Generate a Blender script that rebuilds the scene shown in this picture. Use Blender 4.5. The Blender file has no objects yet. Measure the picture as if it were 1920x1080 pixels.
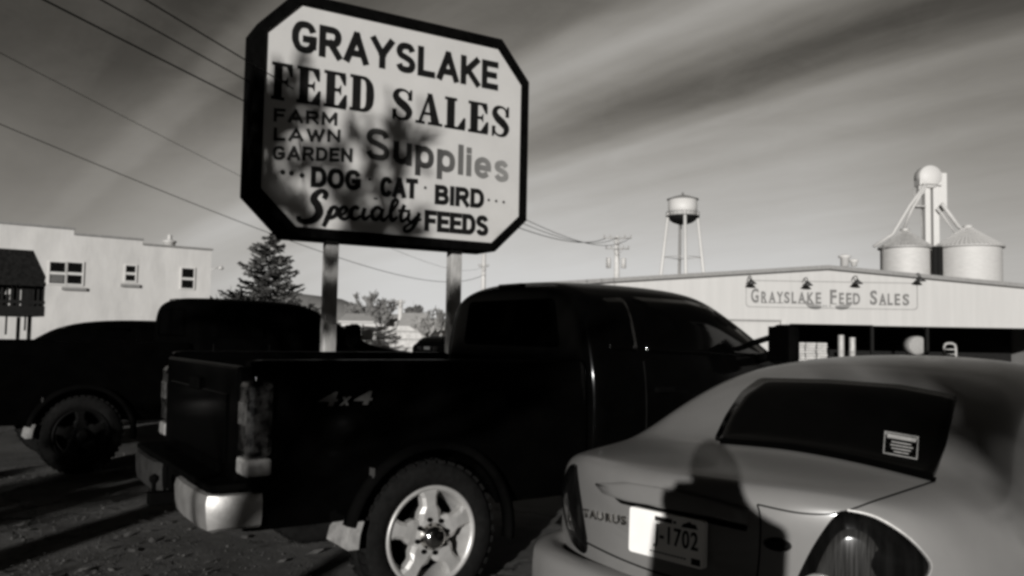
import bpy, bmesh, math, random
from mathutils import Vector, Matrix
from mathutils.bvhtree import BVHTree
R = math.radians
PI = math.pi
sc = bpy.context.scene
C = sc.collection
random.seed(7)

# ---------------------------------------------------------------- camera
FPX = 1550.0
cam_data = bpy.data.cameras.new('camera')
cam_data.sensor_width = 36
cam_data.lens = FPX / 1920 * 36
cam_data.clip_end = 5000
cam_data.clip_start = 0.02
cam = bpy.data.objects.new('camera', cam_data)
C.objects.link(cam)
EYE = Vector((0, 0, 1.5))
CM = Matrix.Rotation(PI / 2 + math.atan(90 / FPX), 3, 'X') @ Matrix.Rotation(R(1.0), 3, 'Z')
cam.matrix_world = Matrix.Translation(EYE) @ CM.to_4x4()
sc.camera = cam
sc.cycles.filter_width = 3.2

# ---------------------------------------------------------------- sun and sky
SUN_AZ, SUN_EL = 192.5, 10.0        # clockwise from +Y, degrees
sc.view_settings.view_transform = 'Standard'
sc.view_settings.look = 'None'
sc.view_settings.exposure = 0.0
sd = bpy.data.lights.new('sun', 'SUN')
sd.energy = 4.8
sd.angle = R(0.5)
sd.color = (1.0, 0.99, 0.975)
sun = bpy.data.objects.new('sun', sd)
C.objects.link(sun)
tosun = Vector((math.sin(R(SUN_AZ)) * math.cos(R(SUN_EL)), math.cos(R(SUN_AZ)) * math.cos(R(SUN_EL)), math.sin(R(SUN_EL))))
sun.rotation_euler = tosun.to_track_quat('Z', 'Y').to_euler()
sun.location = tosun * 50

w = bpy.data.worlds.new('World')
sc.world = w
w.use_nodes = True
nt = w.node_tree
nt.nodes.clear()
def nd(tree, typ, **kw):
    n = tree.nodes.new(typ)
    for k, v in kw.items():
        setattr(n, k, v)
    return n
def math_node(tree, op, a, b=None, c=None, clamp=False):
    n = nd(tree, 'ShaderNodeMath', operation=op, use_clamp=clamp)
    for i, v in enumerate((a, b, c)):
        if v is None: continue
        if isinstance(v, (int, float)): n.inputs[i].default_value = v
        else: tree.links.new(v, n.inputs[i])
    return n.outputs[0]
def ramp(tree, fac, stops, interp='LINEAR'):
    n = nd(tree, 'ShaderNodeValToRGB')
    cr = n.color_ramp
    cr.interpolation = interp
    while len(cr.elements) < len(stops): cr.elements.new(0.5)
    for e, (p, v) in zip(cr.elements, stops):
        e.position = p
        e.color = (v, v, v, 1)
    tree.links.new(fac, n.inputs[0])
    return n.outputs[0]
sky = nd(nt, 'ShaderNodeTexSky', sky_type='NISHITA', sun_disc=False, sun_elevation=R(SUN_EL), sun_rotation=R(SUN_AZ), air_density=1.0, dust_density=1.5)
bw = nd(nt, 'ShaderNodeRGBToBW')
nt.links.new(sky.outputs[0], bw.inputs[0])
tc = nd(nt, 'ShaderNodeTexCoord')
sp = nd(nt, 'ShaderNodeSeparateXYZ')
nt.links.new(tc.outputs['Generated'], sp.inputs[0])
zc = math_node(nt, 'ADD', math_node(nt, 'MAXIMUM', sp.outputs[2], 0.0), 0.10)
px_ = math_node(nt, 'DIVIDE', sp.outputs[0], zc)
py_ = math_node(nt, 'DIVIDE', sp.outputs[1], zc)
BA = R(-39.5)                                          # the cirrus bands run along this azimuth
along = math_node(nt, 'ADD', math_node(nt, 'MULTIPLY', px_, math.sin(BA)), math_node(nt, 'MULTIPLY', py_, math.cos(BA)))
across = math_node(nt, 'ADD', math_node(nt, 'MULTIPLY', px_, math.cos(BA)), math_node(nt, 'MULTIPLY', py_, -math.sin(BA)))
def streak(sa, sc_, scale, detail, seed, rough=0.55, dist=0.3):
    cb = nd(nt, 'ShaderNodeCombineXYZ')
    nt.links.new(math_node(nt, 'MULTIPLY', along, sa), cb.inputs[0])
    nt.links.new(math_node(nt, 'MULTIPLY', across, sc_), cb.inputs[1])
    cb.inputs[2].default_value = seed
    n = nd(nt, 'ShaderNodeTexNoise')
    n.inputs['Scale'].default_value = scale
    n.inputs['Detail'].default_value = detail
    n.inputs['Roughness'].default_value = rough
    n.inputs['Distortion'].default_value = dist
    nt.links.new(cb.outputs[0], n.inputs['Vector'])
    return n.outputs['Fac']
warp = math_node(nt, 'MULTIPLY', math_node(nt, 'SUBTRACT', streak(0.9, 0.9, 1.3, 4, 2.2), 0.5), 0.13)
band = ramp(nt, math_node(nt, 'DIVIDE', math_node(nt, 'ADD', across, warp), 3.2), [(p / 3.2, v) for p, v in (
    (0.10, .16), (0.42, .14), (0.62, .02), (0.72, .10), (0.80, .34), (0.86, .32), (0.92, .08), (1.14, .26), (1.36, .32), (1.48, .74), (1.58, .96), (1.66, .76), (1.76, .44), (1.84, .22), (1.93, .05), (2.05, .10), (2.15, .34), (2.24, .60), (2.36, .46), (2.50, .56), (2.65, .40), (2.80, .50), (3.1, .40))], 'EASE')
fine = streak(0.30, 1.0, 3.2, 6, 8.4, 0.60, 0.5)
mask = math_node(nt, 'ADD', band, math_node(nt, 'MULTIPLY', math_node(nt, 'ADD', math_node(nt, 'MULTIPLY', math_node(nt, 'SUBTRACT', fine, 0.5), 0.7), math_node(nt, 'MULTIPLY', math_node(nt, 'SUBTRACT', streak(0.8, 1.0, 5.0, 8, 5.7, 0.65, 0.8), 0.5), 0.35)), 0.62), clamp=True)
lo_ = ramp(nt, sp.outputs[2], [(0.0, .68), (0.08, .57), (0.15, .37), (0.22, .21), (0.28, .085), (0.36, .045), (1.0, .02)])
hi_ = ramp(nt, sp.outputs[2], [(0.0, .74), (0.08, .70), (0.16, .57), (0.26, .42), (0.36, .34), (0.5, .22), (1.0, .08)])
val = math_node(nt, 'ADD', lo_, math_node(nt, 'MULTIPLY', math_node(nt, 'SUBTRACT', hi_, lo_), mask))
tot0 = math_node(nt, 'ADD', math_node(nt, 'MULTIPLY', bw.outputs[0], 0.06), math_node(nt, 'MULTIPLY', val, 12.4))
bk = nd(nt, 'ShaderNodeMapRange'); nt.links.new(sp.outputs[1], bk.inputs['Value'])
bk.inputs['From Min'].default_value = -.05; bk.inputs['From Max'].default_value = .62
bk.inputs['To Min'].default_value = .05; bk.inputs['To Max'].default_value = 1.0
edge = ramp(nt, math_node(nt, 'ADD', math_node(nt, 'MULTIPLY', sp.outputs[0], 0.5), 0.5), [(0.0, .30), (0.24, .46), (0.36, .80), (0.44, 1.0), (0.66, 1.0), (0.76, .74), (1.0, .4)], 'EASE')   # vignette painted into the sky: dimmer to left and right
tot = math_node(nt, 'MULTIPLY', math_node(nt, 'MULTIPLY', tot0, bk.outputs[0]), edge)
tint = nd(nt, 'ShaderNodeCombineColor')
nt.links.new(math_node(nt, 'MULTIPLY', tot, math_node(nt, 'SUBTRACT', 1.08, math_node(nt, 'MULTIPLY', tot, .009))), tint.inputs[0])
nt.links.new(tot, tint.inputs[1])
nt.links.new(math_node(nt, 'MULTIPLY', tot, math_node(nt, 'ADD', .87, math_node(nt, 'MULTIPLY', tot, .014))), tint.inputs[2])
bg = nd(nt, 'ShaderNodeBackground')
bg.inputs[1].default_value = 0.075
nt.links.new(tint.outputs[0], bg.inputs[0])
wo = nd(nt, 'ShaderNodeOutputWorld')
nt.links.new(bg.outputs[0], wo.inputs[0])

# ---------------------------------------------------------------- measuring helpers
def ray(px, py):
    return CM @ Vector(((px - 960) / FPX, -(py - 540) / FPX, -1))
def at(px, py, Y):
    r = ray(px, py)
    return EYE + r * (Y / r.y)

# ---------------------------------------------------------------- materials
MATS = {}
def mat(name, g, rough=0.6, metal=0.0, spec=0.3, var=0.15, scale=6.0, bump=0.0, bscale=40.0, coat=0.0, tint=(1.03, 1.0, 0.955), stretch=None, lo=0.3, hi=0.7, ior=1.45):
    if name in MATS: return MATS[name]
    m = bpy.data.materials.new(name)
    m.use_nodes = True
    t = m.node_tree
    b = t.nodes['Principled BSDF']
    b.inputs['Roughness'].default_value = rough
    b.inputs['Metallic'].default_value = metal
    b.inputs['Specular IOR Level'].default_value = spec
    b.inputs['IOR'].default_value = ior
    b.inputs['Coat Weight'].default_value = coat
    b.inputs['Coat Roughness'].default_value = 0.12
    co = nd(t, 'ShaderNodeTexCoord')
    src = co.outputs['Object']
    if stretch:
        mp = nd(t, 'ShaderNodeMapping')
        mp.inputs['Scale'].default_value = stretch
        t.links.new(src, mp.inputs['Vector'])
        src = mp.outputs[0]
    n = nd(t, 'ShaderNodeTexNoise')
    n.inputs['Scale'].default_value = scale
    n.inputs['Detail'].default_value = 6
    n.inputs['Roughness'].default_value = 0.6
    t.links.new(src, n.inputs['Vector'])
    r = nd(t, 'ShaderNodeValToRGB')
    r.color_ramp.elements[0].position = lo
    r.color_ramp.elements[1].position = hi
    a0, a1 = g * (1 - var), g * (1 + var)
    r.color_ramp.elements[0].color = (a0 * tint[0], a0 * tint[1], a0 * tint[2], 1)
    r.color_ramp.elements[1].color = (a1 * tint[0], a1 * tint[1], a1 * tint[2], 1)
    t.links.new(n.outputs['Fac'], r.inputs[0])
    t.links.new(r.outputs[0], b.inputs['Base Color'])
    rr = nd(t, 'ShaderNodeMapRange')
    rr.inputs['To Min'].default_value = max(0.02, rough - 0.06)
    rr.inputs['To Max'].default_value = min(1, rough + 0.06)
    t.links.new(n.outputs['Fac'], rr.inputs['Value'])
    t.links.new(rr.outputs[0], b.inputs['Roughness'])
    if bump:
        n2 = nd(t, 'ShaderNodeTexNoise')
        n2.inputs['Scale'].default_value = bscale
        n2.inputs['Detail'].default_value = 8
        t.links.new(src, n2.inputs['Vector'])
        bp = nd(t, 'ShaderNodeBump')
        bp.inputs['Strength'].default_value = bump
        bp.inputs['Distance'].default_value = 0.02
        t.links.new(n2.outputs['Fac'], bp.inputs['Height'])
        t.links.new(bp.outputs[0], b.inputs['Normal'])
    MATS[name] = m
    return m
WHITE_SIGN = mat('aged_white_sign_face', 0.46, 0.45, var=0.05, scale=2.0, bump=0.03)
BLACK_FRAME = mat('black_sign_frame', 0.003, 0.8, spec=0.03, ior=1.1, var=0.4, scale=10)
INK = mat('black_sign_paint', 0.008, 0.75, spec=0.08, var=0.3)
INK_GREY = mat('worn_grey_sign_paint', 0.022, 0.75, spec=0.1, var=0.5, scale=14)
POST = mat('weathered_square_post', 0.34, 0.8, spec=0.15, var=0.25, scale=9, bump=0.15, stretch=(6, 6, 1))
BLACK_PAINT = mat('black_car_paint', 0.0010, 0.30, spec=0.020, var=0.3, ior=1.10, coat=0.10)
DARK_PAINT = mat('dark_car_paint', 0.0010, 0.45, spec=0.012, var=0.3, ior=1.10)
SILVER = mat('silver_car_paint', 0.172, 0.34, metal=0.08, spec=0.12, var=0.08, scale=3, coat=0.20, ior=1.35)
GLASS = mat('dark_tinted_glass', 0.0015, 0.08, spec=0.2, var=0.2, ior=1.22)
GLASS_T = mat('black_tinted_truck_glass', 0.0008, 0.10, spec=0.02, var=0.2, ior=1.03)
RUBBER = mat('black_rubber', 0.007, 0.85, spec=0.05, var=0.3, scale=30, bump=0.2, bscale=120)
TRIM = mat('black_plastic_trim', 0.0022, 0.6, spec=0.03, var=0.3, ior=1.10)
CHROME = mat('chrome', 0.62, 0.16, metal=1.0, var=0.05)
ALLOY = mat('cast_alloy', 0.36, 0.38, metal=0.35, spec=0.4, var=0.12, scale=12)
STEEL = mat('dull_bumper_steel', 0.30, 0.45, metal=0.6, spec=0.4, var=0.18, scale=9, bump=0.05)
LENS = mat('dark_tail_lens', 0.004, 0.12, spec=0.3, var=0.6, scale=40, stretch=(1, 1, 0.05))
LENS_CLEAR = mat('clear_reverse_lens', 0.20, 0.2, spec=0.5, var=0.3, scale=25)
PLATE = mat('licence_plate_white', 0.85, 0.45, spec=0.3, var=0.05)
PLATE_INK = mat('licence_plate_ink', 0.012, 0.6, spec=0.15)
STICKER = mat('sticker_white', 0.42, 0.6, spec=0.2, var=0.25, scale=60)
WALL_W = mat('white_metal_siding', 0.43, 0.6, spec=0.2, var=0.05, scale=0.5, bump=0.05, bscale=1.5, stretch=(6, 6, .3))
WALL_P = mat('whitewashed_brick', 0.52, 0.9, spec=0.1, var=0.13, scale=1.1, bump=0.35, bscale=7, stretch=(1, 1, .35))
ROOF_T = mat('grey_roof_trim', 0.22, 0.7, spec=0.15, var=0.15)
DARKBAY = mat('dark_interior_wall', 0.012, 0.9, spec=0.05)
WGLASS = mat('window_glass', 0.006, 0.15, spec=0.25)
WFRAME = mat('white_window_frame', 0.56, 0.6, spec=0.2, var=0.06)
BLIND = mat('pale_window_blind', 0.12, 0.8, spec=0.1, var=0.4, scale=18, stretch=(.1, .1, 3))
WOOD_D = mat('dark_stained_wood', 0.014, 0.85, spec=0.05, var=0.4, scale=8, stretch=(1, 1, 8))
TANK = mat('white_tank_paint', 0.52, 0.5, spec=0.3, var=0.05, scale=0.3)
GALV = mat('galvanised_steel', 0.46, 0.65, metal=0.08, spec=0.3, var=0.1, scale=1.5, stretch=(1, 1, 6))
GALV_D = mat('dull_galvanised_roof', 0.42, 0.6, metal=0.3, spec=0.3, var=0.2, scale=2.5)  # paler than bare metal, distance haze is put into the colour
PALE_POST = mat('sun_bleached_pole', 0.50, 0.8, spec=0.1, var=0.15, scale=2)
WIRE = mat('black_cable', 0.02, 0.6, spec=0.1)
SIGNLET = mat('raised_grey_letters', 0.15, 0.6, spec=0.2, var=0.2)
BARK = mat('grey_bark', 0.10, 0.9, spec=0.08, var=0.35, scale=9, bump=0.4, bscale=30)
TWIG = mat('bare_winter_twigs', 0.15, 0.9, spec=0.05, var=0.3, scale=2)
NEEDLE = mat('spruce_needles', 0.085, 0.8, spec=0.1, var=0.55, scale=1.6)
HEDGE = mat('dark_shrub_leaves', 0.040, 0.85, spec=0.1, var=0.5, scale=2)
BALE = mat('straw_bale', 0.28, 0.95, spec=0.05, var=0.35, scale=14, bump=0.4)
SKIN = mat('skin', 0.30, 0.55, spec=0.3, var=0.05)
CLOTH = mat('dark_coat_cloth', 0.03, 0.9, spec=0.05, var=0.3, bump=0.2)

# ---------------------------------------------------------------- building blocks
def tag(o, label=None, cat=None, group=None, kind=None):
    if label: o['label'] = label
    if cat: o['category'] = cat
    if group: o['group'] = group
    if kind: o['kind'] = kind
    return o
def empty(name, loc=(0, 0, 0), rz=0.0, label=None, cat=None, group=None):
    o = bpy.data.objects.new(name, None)
    o.empty_display_size = 0.2
    C.objects.link(o)
    o.location = loc
    o.rotation_euler = (0, 0, rz)
    return tag(o, label, cat, group)
def children(o):
    return [c for c in bpy.data.objects if c.parent == o]
def copy_tree(o, parent=None):
    c = o.copy()
    C.objects.link(c)
    if parent: c.parent = parent
    for ch in children(o): copy_tree(ch, c)
    return c
class MB:
    def __init__(s):
        s.v = []; s.f = []; s.sm = []
    def add(s, vs, fs, smooth=False):
        n = len(s.v)
        s.v += [tuple(v) for v in vs]
        for f in fs:
            s.f.append([i + n for i in f]); s.sm.append(smooth)
        return s
    def box(s, c, d, m=None, bev=0.0):
        x, y, z = d[0] / 2, d[1] / 2, d[2] / 2
        if bev > 0:
            b = min(bev, x * .9, y * .9, z * .9)
            bm = bmesh.new()
            bmesh.ops.create_cube(bm, size=1)
            for v in bm.verts: v.co = Vector((v.co.x * 2 * x, v.co.y * 2 * y, v.co.z * 2 * z))
            bmesh.ops.bevel(bm, geom=bm.edges[:], offset=b, segments=2, affect='EDGES', profile=0.5)
            bm.verts.index_update()
            vs = [v.co.copy() for v in bm.verts]
            fs = [[v.index for v in f.verts] for f in bm.faces]
            bm.free()
        else:
            vs = [Vector((i, j, k)) for i in (-x, x) for j in (-y, y) for k in (-z, z)]
            fs = [(0, 1, 3, 2), (4, 6, 7, 5), (0, 4, 5, 1), (2, 3, 7, 6), (0, 2, 6, 4), (1, 5, 7, 3)]
        c = Vector(c)
        return s.add([(m @ v if m else v) + c for v in vs], fs)
    def tube(s, pts, rad, n=8, cap=True, smooth=True):
        pts = [Vector(p) for p in pts]
        if not isinstance(rad, (list, tuple)): rad = [rad] * len(pts)
        vs = []; fs = []
        up = Vector((0, 0, 1))
        for i, p in enumerate(pts):
            d = (pts[min(i + 1, len(pts) - 1)] - pts[max(i - 1, 0)])
            if d.length < 1e-9: d = Vector((0, 0, 1))
            d.normalize()
            a = d.cross(up if abs(d.z) < .95 else Vector((1, 0, 0))).normalized()
            b = d.cross(a)
            for k in range(n):
                t = 2 * PI * k / n
                vs.append(p + (a * math.cos(t) + b * math.sin(t)) * rad[i])
        for i in range(len(pts) - 1):
            for k in range(n):
                fs.append((i * n + k, i * n + (k + 1) % n, (i + 1) * n + (k + 1) % n, (i + 1) * n + k))
        if cap:
            fs.append(tuple(range(n))[::-1]); fs.append(tuple((len(pts) - 1) * n + k for k in range(n)))
        return s.add(vs, fs, smooth)
    def lathe(s, prof, c, axis='Z', n=24, smooth=True, closed=False):
        """prof: list of (r, h); revolve round an axis through c"""
        c = Vector(c); vs = []; fs = []
        for r, h in prof:
            for k in range(n):
                t = 2 * PI * k / n
                a, b = r * math.cos(t), r * math.sin(t)
                vs.append(c + (Vector((a, b, h)) if axis == 'Z' else Vector((a, h, b)) if axis == 'Y' else Vector((h, a, b))))
        m = len(prof)
        for i in range(m if closed else m - 1):
            for k in range(n):
                fs.append((i * n + k, i * n + (k + 1) % n, ((i + 1) % m) * n + (k + 1) % n, ((i + 1) % m) * n + k))
        if not closed:
            if prof[0][0] > 1e-4: fs.append(tuple(range(n))[::-1])
            if prof[-1][0] > 1e-4: fs.append(tuple((m - 1) * n + k for k in range(n)))
        return s.add(vs, fs, smooth)
    def prism(s, poly, o, ax, ay, az, t):
        """2D polygon in the frame (ax, ay) at o, thickness t along az"""
        o, ax, ay, az = Vector(o), Vector(ax), Vector(ay), Vector(az)
        n = len(poly)
        vs = [o + ax * p[0] + ay * p[1] for p in poly] + [o + ax * p[0] + ay * p[1] + az * t for p in poly]
        fs = [tuple(range(n))[::-1], tuple(range(n, 2 * n))] + [(i, (i + 1) % n, n + (i + 1) % n, n + i) for i in range(n)]
        return s.add(vs, fs)
    def ringprism(s, outer, inner, o, ax, ay, az, t):
        o, ax, ay, az = Vector(o), Vector(ax), Vector(ay), Vector(az)
        n = len(outer)
        P = lambda p, h: o + ax * p[0] + ay * p[1] + az * h
        vs = [P(p, 0) for p in outer] + [P(p, 0) for p in inner] + [P(p, t) for p in outer] + [P(p, t) for p in inner]
        fs = []
        for i in range(n):
            j = (i + 1) % n
            fs += [(i, j, n + j, n + i), (2 * n + i, 3 * n + i, 3 * n + j, 2 * n + j), (i, 2 * n + i, 2 * n + j, j), (n + i, n + j, 3 * n + j, 3 * n + i)]
        return s.add(vs, fs)
    def build(s, name, m, parent=None, loc=None, fix=True):
        me = bpy.data.meshes.new(name)
        me.from_pydata(s.v, [], s.f)
        me.materials.append(m)
        me.polygons.foreach_set('use_smooth', s.sm)
        if fix:
            bm = bmesh.new(); bm.from_mesh(me)
            bmesh.ops.recalc_face_normals(bm, faces=bm.faces[:])
            bm.to_mesh(me); bm.free()
        me.update()
        o = bpy.data.objects.new(name, me)
        C.objects.link(o)
        if parent: o.parent = parent
        if loc: o.location = loc
        return o
def eval_mesh(o, name):
    dg = bpy.context.evaluated_depsgraph_get()
    dg.update()
    me = bpy.data.meshes.new_from_object(o.evaluated_get(dg))
    me.name = name
    return me
def text_geo(s, bold=0.0, spacing=1.0, ext=0.01):
    """text as vertices and faces, scaled to x 0..1, y 0..1 of its own bounds"""
    cu = bpy.data.curves.new('txt', 'FONT')
    cu.body = s
    cu.offset = bold
    cu.space_character = spacing
    cu.extrude = ext
    cu.resolution_u = 4
    o = bpy.data.objects.new('txt', cu)
    C.objects.link(o)
    me = eval_mesh(o, 'txt')
    vs = [v.co.copy() for v in me.vertices]
    fs = [list(p.vertices) for p in me.polygons]
    bpy.data.objects.remove(o); bpy.data.meshes.remove(me); bpy.data.curves.remove(cu)
    x0, x1 = min(v.x for v in vs), max(v.x for v in vs)
    y0, y1 = min(v.y for v in vs), max(v.y for v in vs)
    z0, z1 = min(v.z for v in vs), max(v.z for v in vs)
    return [((v.x - x0) / (x1 - x0), (v.y - y0) / (y1 - y0), (v.z - z0) / max(1e-6, z1 - z0)) for v in vs], fs
def put_text(mb, s, o, ax, ay, az, x0, x1, y0, y1, t, bold=0.0, spacing=1.0):
    vs, fs = text_geo(s, bold, spacing)
    o, ax, ay, az = Vector(o), Vector(ax), Vector(ay), Vector(az)
    mb.add([o + ax * (x0 + (x1 - x0) * v[0]) + ay * (y0 + (y1 - y0) * v[1]) + az * (t * v[2]) for v in vs], fs)
def stroke(mb, pts, wds, o, ax, ay, az, t):
    """a brush stroke of varying width"""
    n = len(pts)
    if not isinstance(wds, (list, tuple)): wds = [wds] * n
    L = []; Rr = []
    for i in range(n):
        a = Vector(pts[max(0, i - 1)]); b = Vector(pts[min(n - 1, i + 1)])
        d = (b - a).normalized() if (b - a).length > 1e-9 else Vector((1, 0))
        nn = Vector((-d.y, d.x)) * wds[i] / 2
        p = Vector(pts[i])
        L.append(p + nn); Rr.append(p - nn)
    o, ax, ay, az = Vector(o), Vector(ax), Vector(ay), Vector(az)
    P = lambda p, h: o + ax * p[0] + ay * p[1] + az * h
    vs = [P(p, t) for p in L] + [P(p, t) for p in Rr] + [P(p, 0) for p in L] + [P(p, 0) for p in Rr]
    fs = []
    for i in range(n - 1):
        fs += [(i, i + 1, n + i + 1, n + i), (2 * n + i, 2 * n + i + 1, i + 1, i), (n + i, n + i + 1, 3 * n + i + 1, 3 * n + i)]
    fs += [(0, n, 3 * n, 2 * n), (n - 1, 3 * n - 1, 4 * n - 1, 2 * n - 1)]
    mb.add(vs, fs)
def spline(pts, k=6):
    """Catmull-Rom through points (any dimension)"""
    P = [Vector(p) for p in pts]
    out = []
    for i in range(len(P) - 1):
        a, b, c, d = P[max(0, i - 1)], P[i], P[i + 1], P[min(len(P) - 1, i + 2)]
        for j in range(k):
            t = j / k
            out.append(0.5 * ((2 * b) + (c - a) * t + (2 * a - 5 * b + 4 * c - d) * t * t + (3 * b - a - 3 * c + d) * t ** 3))
    out.append(P[-1])
    return out
def smooth_loop(poly, k=5):
    P = [Vector(p) for p in poly]; n = len(P); out = []
    for i in range(n):
        a, b, c, d = P[i - 1], P[i], P[(i + 1) % n], P[(i + 2) % n]
        for j in range(k):
            t = j / k
            out.append(0.5 * ((2 * b) + (c - a) * t + (2 * a - 5 * b + 4 * c - d) * t * t + (3 * b - a - 3 * c + d) * t ** 3))
    return out
def round_poly(poly, r, k=4):
    """cut the corners of a polygon with arcs, points resampled along the edges"""
    P = [Vector(p) for p in poly]; n = len(P); out = []
    for i in range(n):
        a, b, c = P[i - 1], P[i], P[(i + 1) % n]
        ra = min(r, (a - b).length * .45); rc = min(r, (c - b).length * .45)
        p0 = b + (a - b).normalized() * ra; p1 = b + (c - b).normalized() * rc
        for j in range(k + 1):
            t = j / k
            out.append(p0 * (1 - t) ** 2 + b * 2 * t * (1 - t) + p1 * t * t)
        nxt = P[(i + 2) % n]
        q = c + (b - c).normalized() * min(r, (b - c).length * .45)
        m = max(1, int((q - p1).length / max(1e-6, (P[0] - P[1]).length) * 6))
        for j in range(1, m):
            out.append(p1.lerp(q, j / m))
    return out
def patch(bvh, loop, frm, direc, off=0.003, dome=0.0, rings=7, sink=0.012):
    """a panel with the outline `loop` (2D) thrown on a body along rays; frm(u,v)->origin, direc(u,v)->direction.
    returns vertices and faces, standing `off` proud with a rim that sinks into the body"""
    L = [Vector((p[0], p[1])) for p in loop]
    c = sum(L, Vector((0, 0))) / len(L)
    n = len(L)
    ref = [2.0]
    def hit(p):
        o, d = Vector(frm(*p)), Vector(direc(*p)).normalized()
        h = bvh.ray_cast(o, d)
        if h[0] is None:
            h = bvh.find_nearest(o + d * ref[0])
            if h[0] is None: return o, -d
        else: ref[0] = (h[0] - o).length
        nn = h[1]
        if nn.dot(d) > 0: nn = -nn
        return h[0], nn
    vs = []; fs = []
    h, nn = hit(c)
    vs.append(h + nn * (off + dome))
    for k in range(1, rings + 1):
        s = k / rings
        for p in L:
            h, nn = hit(c.lerp(p, s))
            vs.append(h + nn * (off + dome * (1 - s * s)))
    for p in L:
        h, nn = hit(p)
        vs.append(h - nn * sink)
    for i in range(n): fs.append((0, 1 + i, 1 + (i + 1) % n))
    for k in range(rings):
        for i in range(n):
            a, b = 1 + k * n + i, 1 + k * n + (i + 1) % n
            fs.append((a, a + n, b + n, b))
    return vs, fs
def patch_obj(name, bvh, loop, frm, direc, m, parent, off=0.003, dome=0.0, rings=7, sink=0.012):
    mb = MB(); vs, fs = patch(bvh, loop, frm, direc, off, dome, rings, sink)
    mb.add(vs, fs, True)
    return mb.build(name, m, parent)
def line_strip(bvh, pts, wd, frm, direc, off=0.002):
    """a thin raised line along a polyline on the body"""
    vs = []; fs = []
    n = len(pts)
    for i, p in enumerate(pts):
        p = Vector((p[0], p[1]))
        a = Vector(pts[max(0, i - 1)][:2]); b = Vector(pts[min(n - 1, i + 1)][:2])
        d = (b - a).normalized(); q = Vector((-d.y, d.x)) * wd / 2
        for pp in (p + q, p - q):
            o, dd = Vector(frm(*pp)), Vector(direc(*pp)).normalized()
            h = bvh.ray_cast(o, dd)
            if h[0] is None: h = bvh.find_nearest(o)
            nn = h[1] if h[1].dot(dd) < 0 else -h[1]
            vs.append(h[0] + nn * off)
    for i in range(n - 1): fs.append((2 * i, 2 * i + 2, 2 * i + 3, 2 * i + 1))
    return vs, fs

# ---------------------------------------------------------------- vehicles
def net_body(name, stations, m, parent, rear=((0.72, -.012), (0.35, -.02)), front=((0.72, .03), (0.35, .05)), levels=2, arches=(), arch_r=0.4, arch_y=0.60):
    """loft a body through stations [x, bow, zbottom, [(y,z)*8], ztop]; close both ends with shrinking rings"""
    loops = []
    for x, bow, zb, ks, zt in stations:
        wmax = max(k[0] for k in ks)
        half = [(x, 0.0, zb)] + [(x + bow * (k[0] / wmax) ** 2, k[0], k[1]) for k in ks] + [(x, 0.0, zt)]
        loop = half + [(p[0], -p[1], p[2]) for p in half[-2:0:-1]]
        loops.append([Vector(p) for p in loop])
    def shrink(loop, s, dx):
        zc = sum(p.z for p in loop) / len(loop)
        xm = min(p.x for p in loop) if dx <= 0 else max(p.x for p in loop)
        return [Vector((xm + (p.x - xm) * s * s + dx, p.y * s, zc + (p.z - zc) * s)) for p in loop]
    pre = [shrink(loops[0], s, dx) for s, dx in rear][::-1]
    post = [shrink(loops[-1], s, dx) for s, dx in front]
    L = pre + loops + post
    n = len(L[0])
    vs = [p for l in L for p in l]; fs = []
    for i in range(len(L) - 1):
        for k in range(n):
            fs.append((i * n + k, i * n + (k + 1) % n, (i + 1) * n + (k + 1) % n, (i + 1) * n + k))
    c0 = len(vs); vs.append(sum(L[0], Vector()) / n); c1 = len(vs); vs.append(sum(L[-1], Vector()) / n)
    for k in range(n):
        fs.append((c0, (k + 1) % n, k)); fs.append((c1, (len(L) - 1) * n + k, (len(L) - 1) * n + (k + 1) % n))
    mb = MB(); mb.add(vs, fs, True)
    o = mb.build(name, m, parent)
    md = o.modifiers.new('s', 'SUBSURF'); md.levels = levels; md.render_levels = levels
    me = eval_mesh(o, name); o.modifiers.clear(); o.data = me
    bm = bmesh.new(); bm.from_mesh(me); bvh = BVHTree.FromBMesh(bm); bm.free()
    cut_arches(o, arches, arch_r, arch_y)
    return o, bvh
def cut_arches(o, arches, r, y_in):
    cs = []
    for (x, z) in arches:
        for s in (-1, 1):
            cb = MB().lathe([(r, y_in * s), (r, 1.3 * s)], (x, 0, z), 'Y', 40, False).build('cut', TRIM, None)
            cs.append(cb)
            cb.matrix_world = o.parent.matrix_world if o.parent else Matrix()
            cb.parent = o.parent; cb.matrix_parent_inverse = Matrix()
            cb.matrix_basis = Matrix()
            md = o.modifiers.new('b', 'BOOLEAN'); md.operation = 'DIFFERENCE'; md.object = cb; md.solver = 'EXACT'
    if not cs: return
    me = eval_mesh(o, o.data.name); o.modifiers.clear(); o.data = me
    me.polygons.foreach_set('use_smooth', [True] * len(me.polygons))
    for cb in cs: bpy.data.objects.remove(cb)
def sharpen(o, deg=40):
    bm = bmesh.new(); bm.from_mesh(o.data)
    for e in bm.edges:
        if len(e.link_faces) == 2 and e.calc_face_angle(0) > R(deg): e.smooth = False
    bm.to_mesh(o.data); bm.free()

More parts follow.
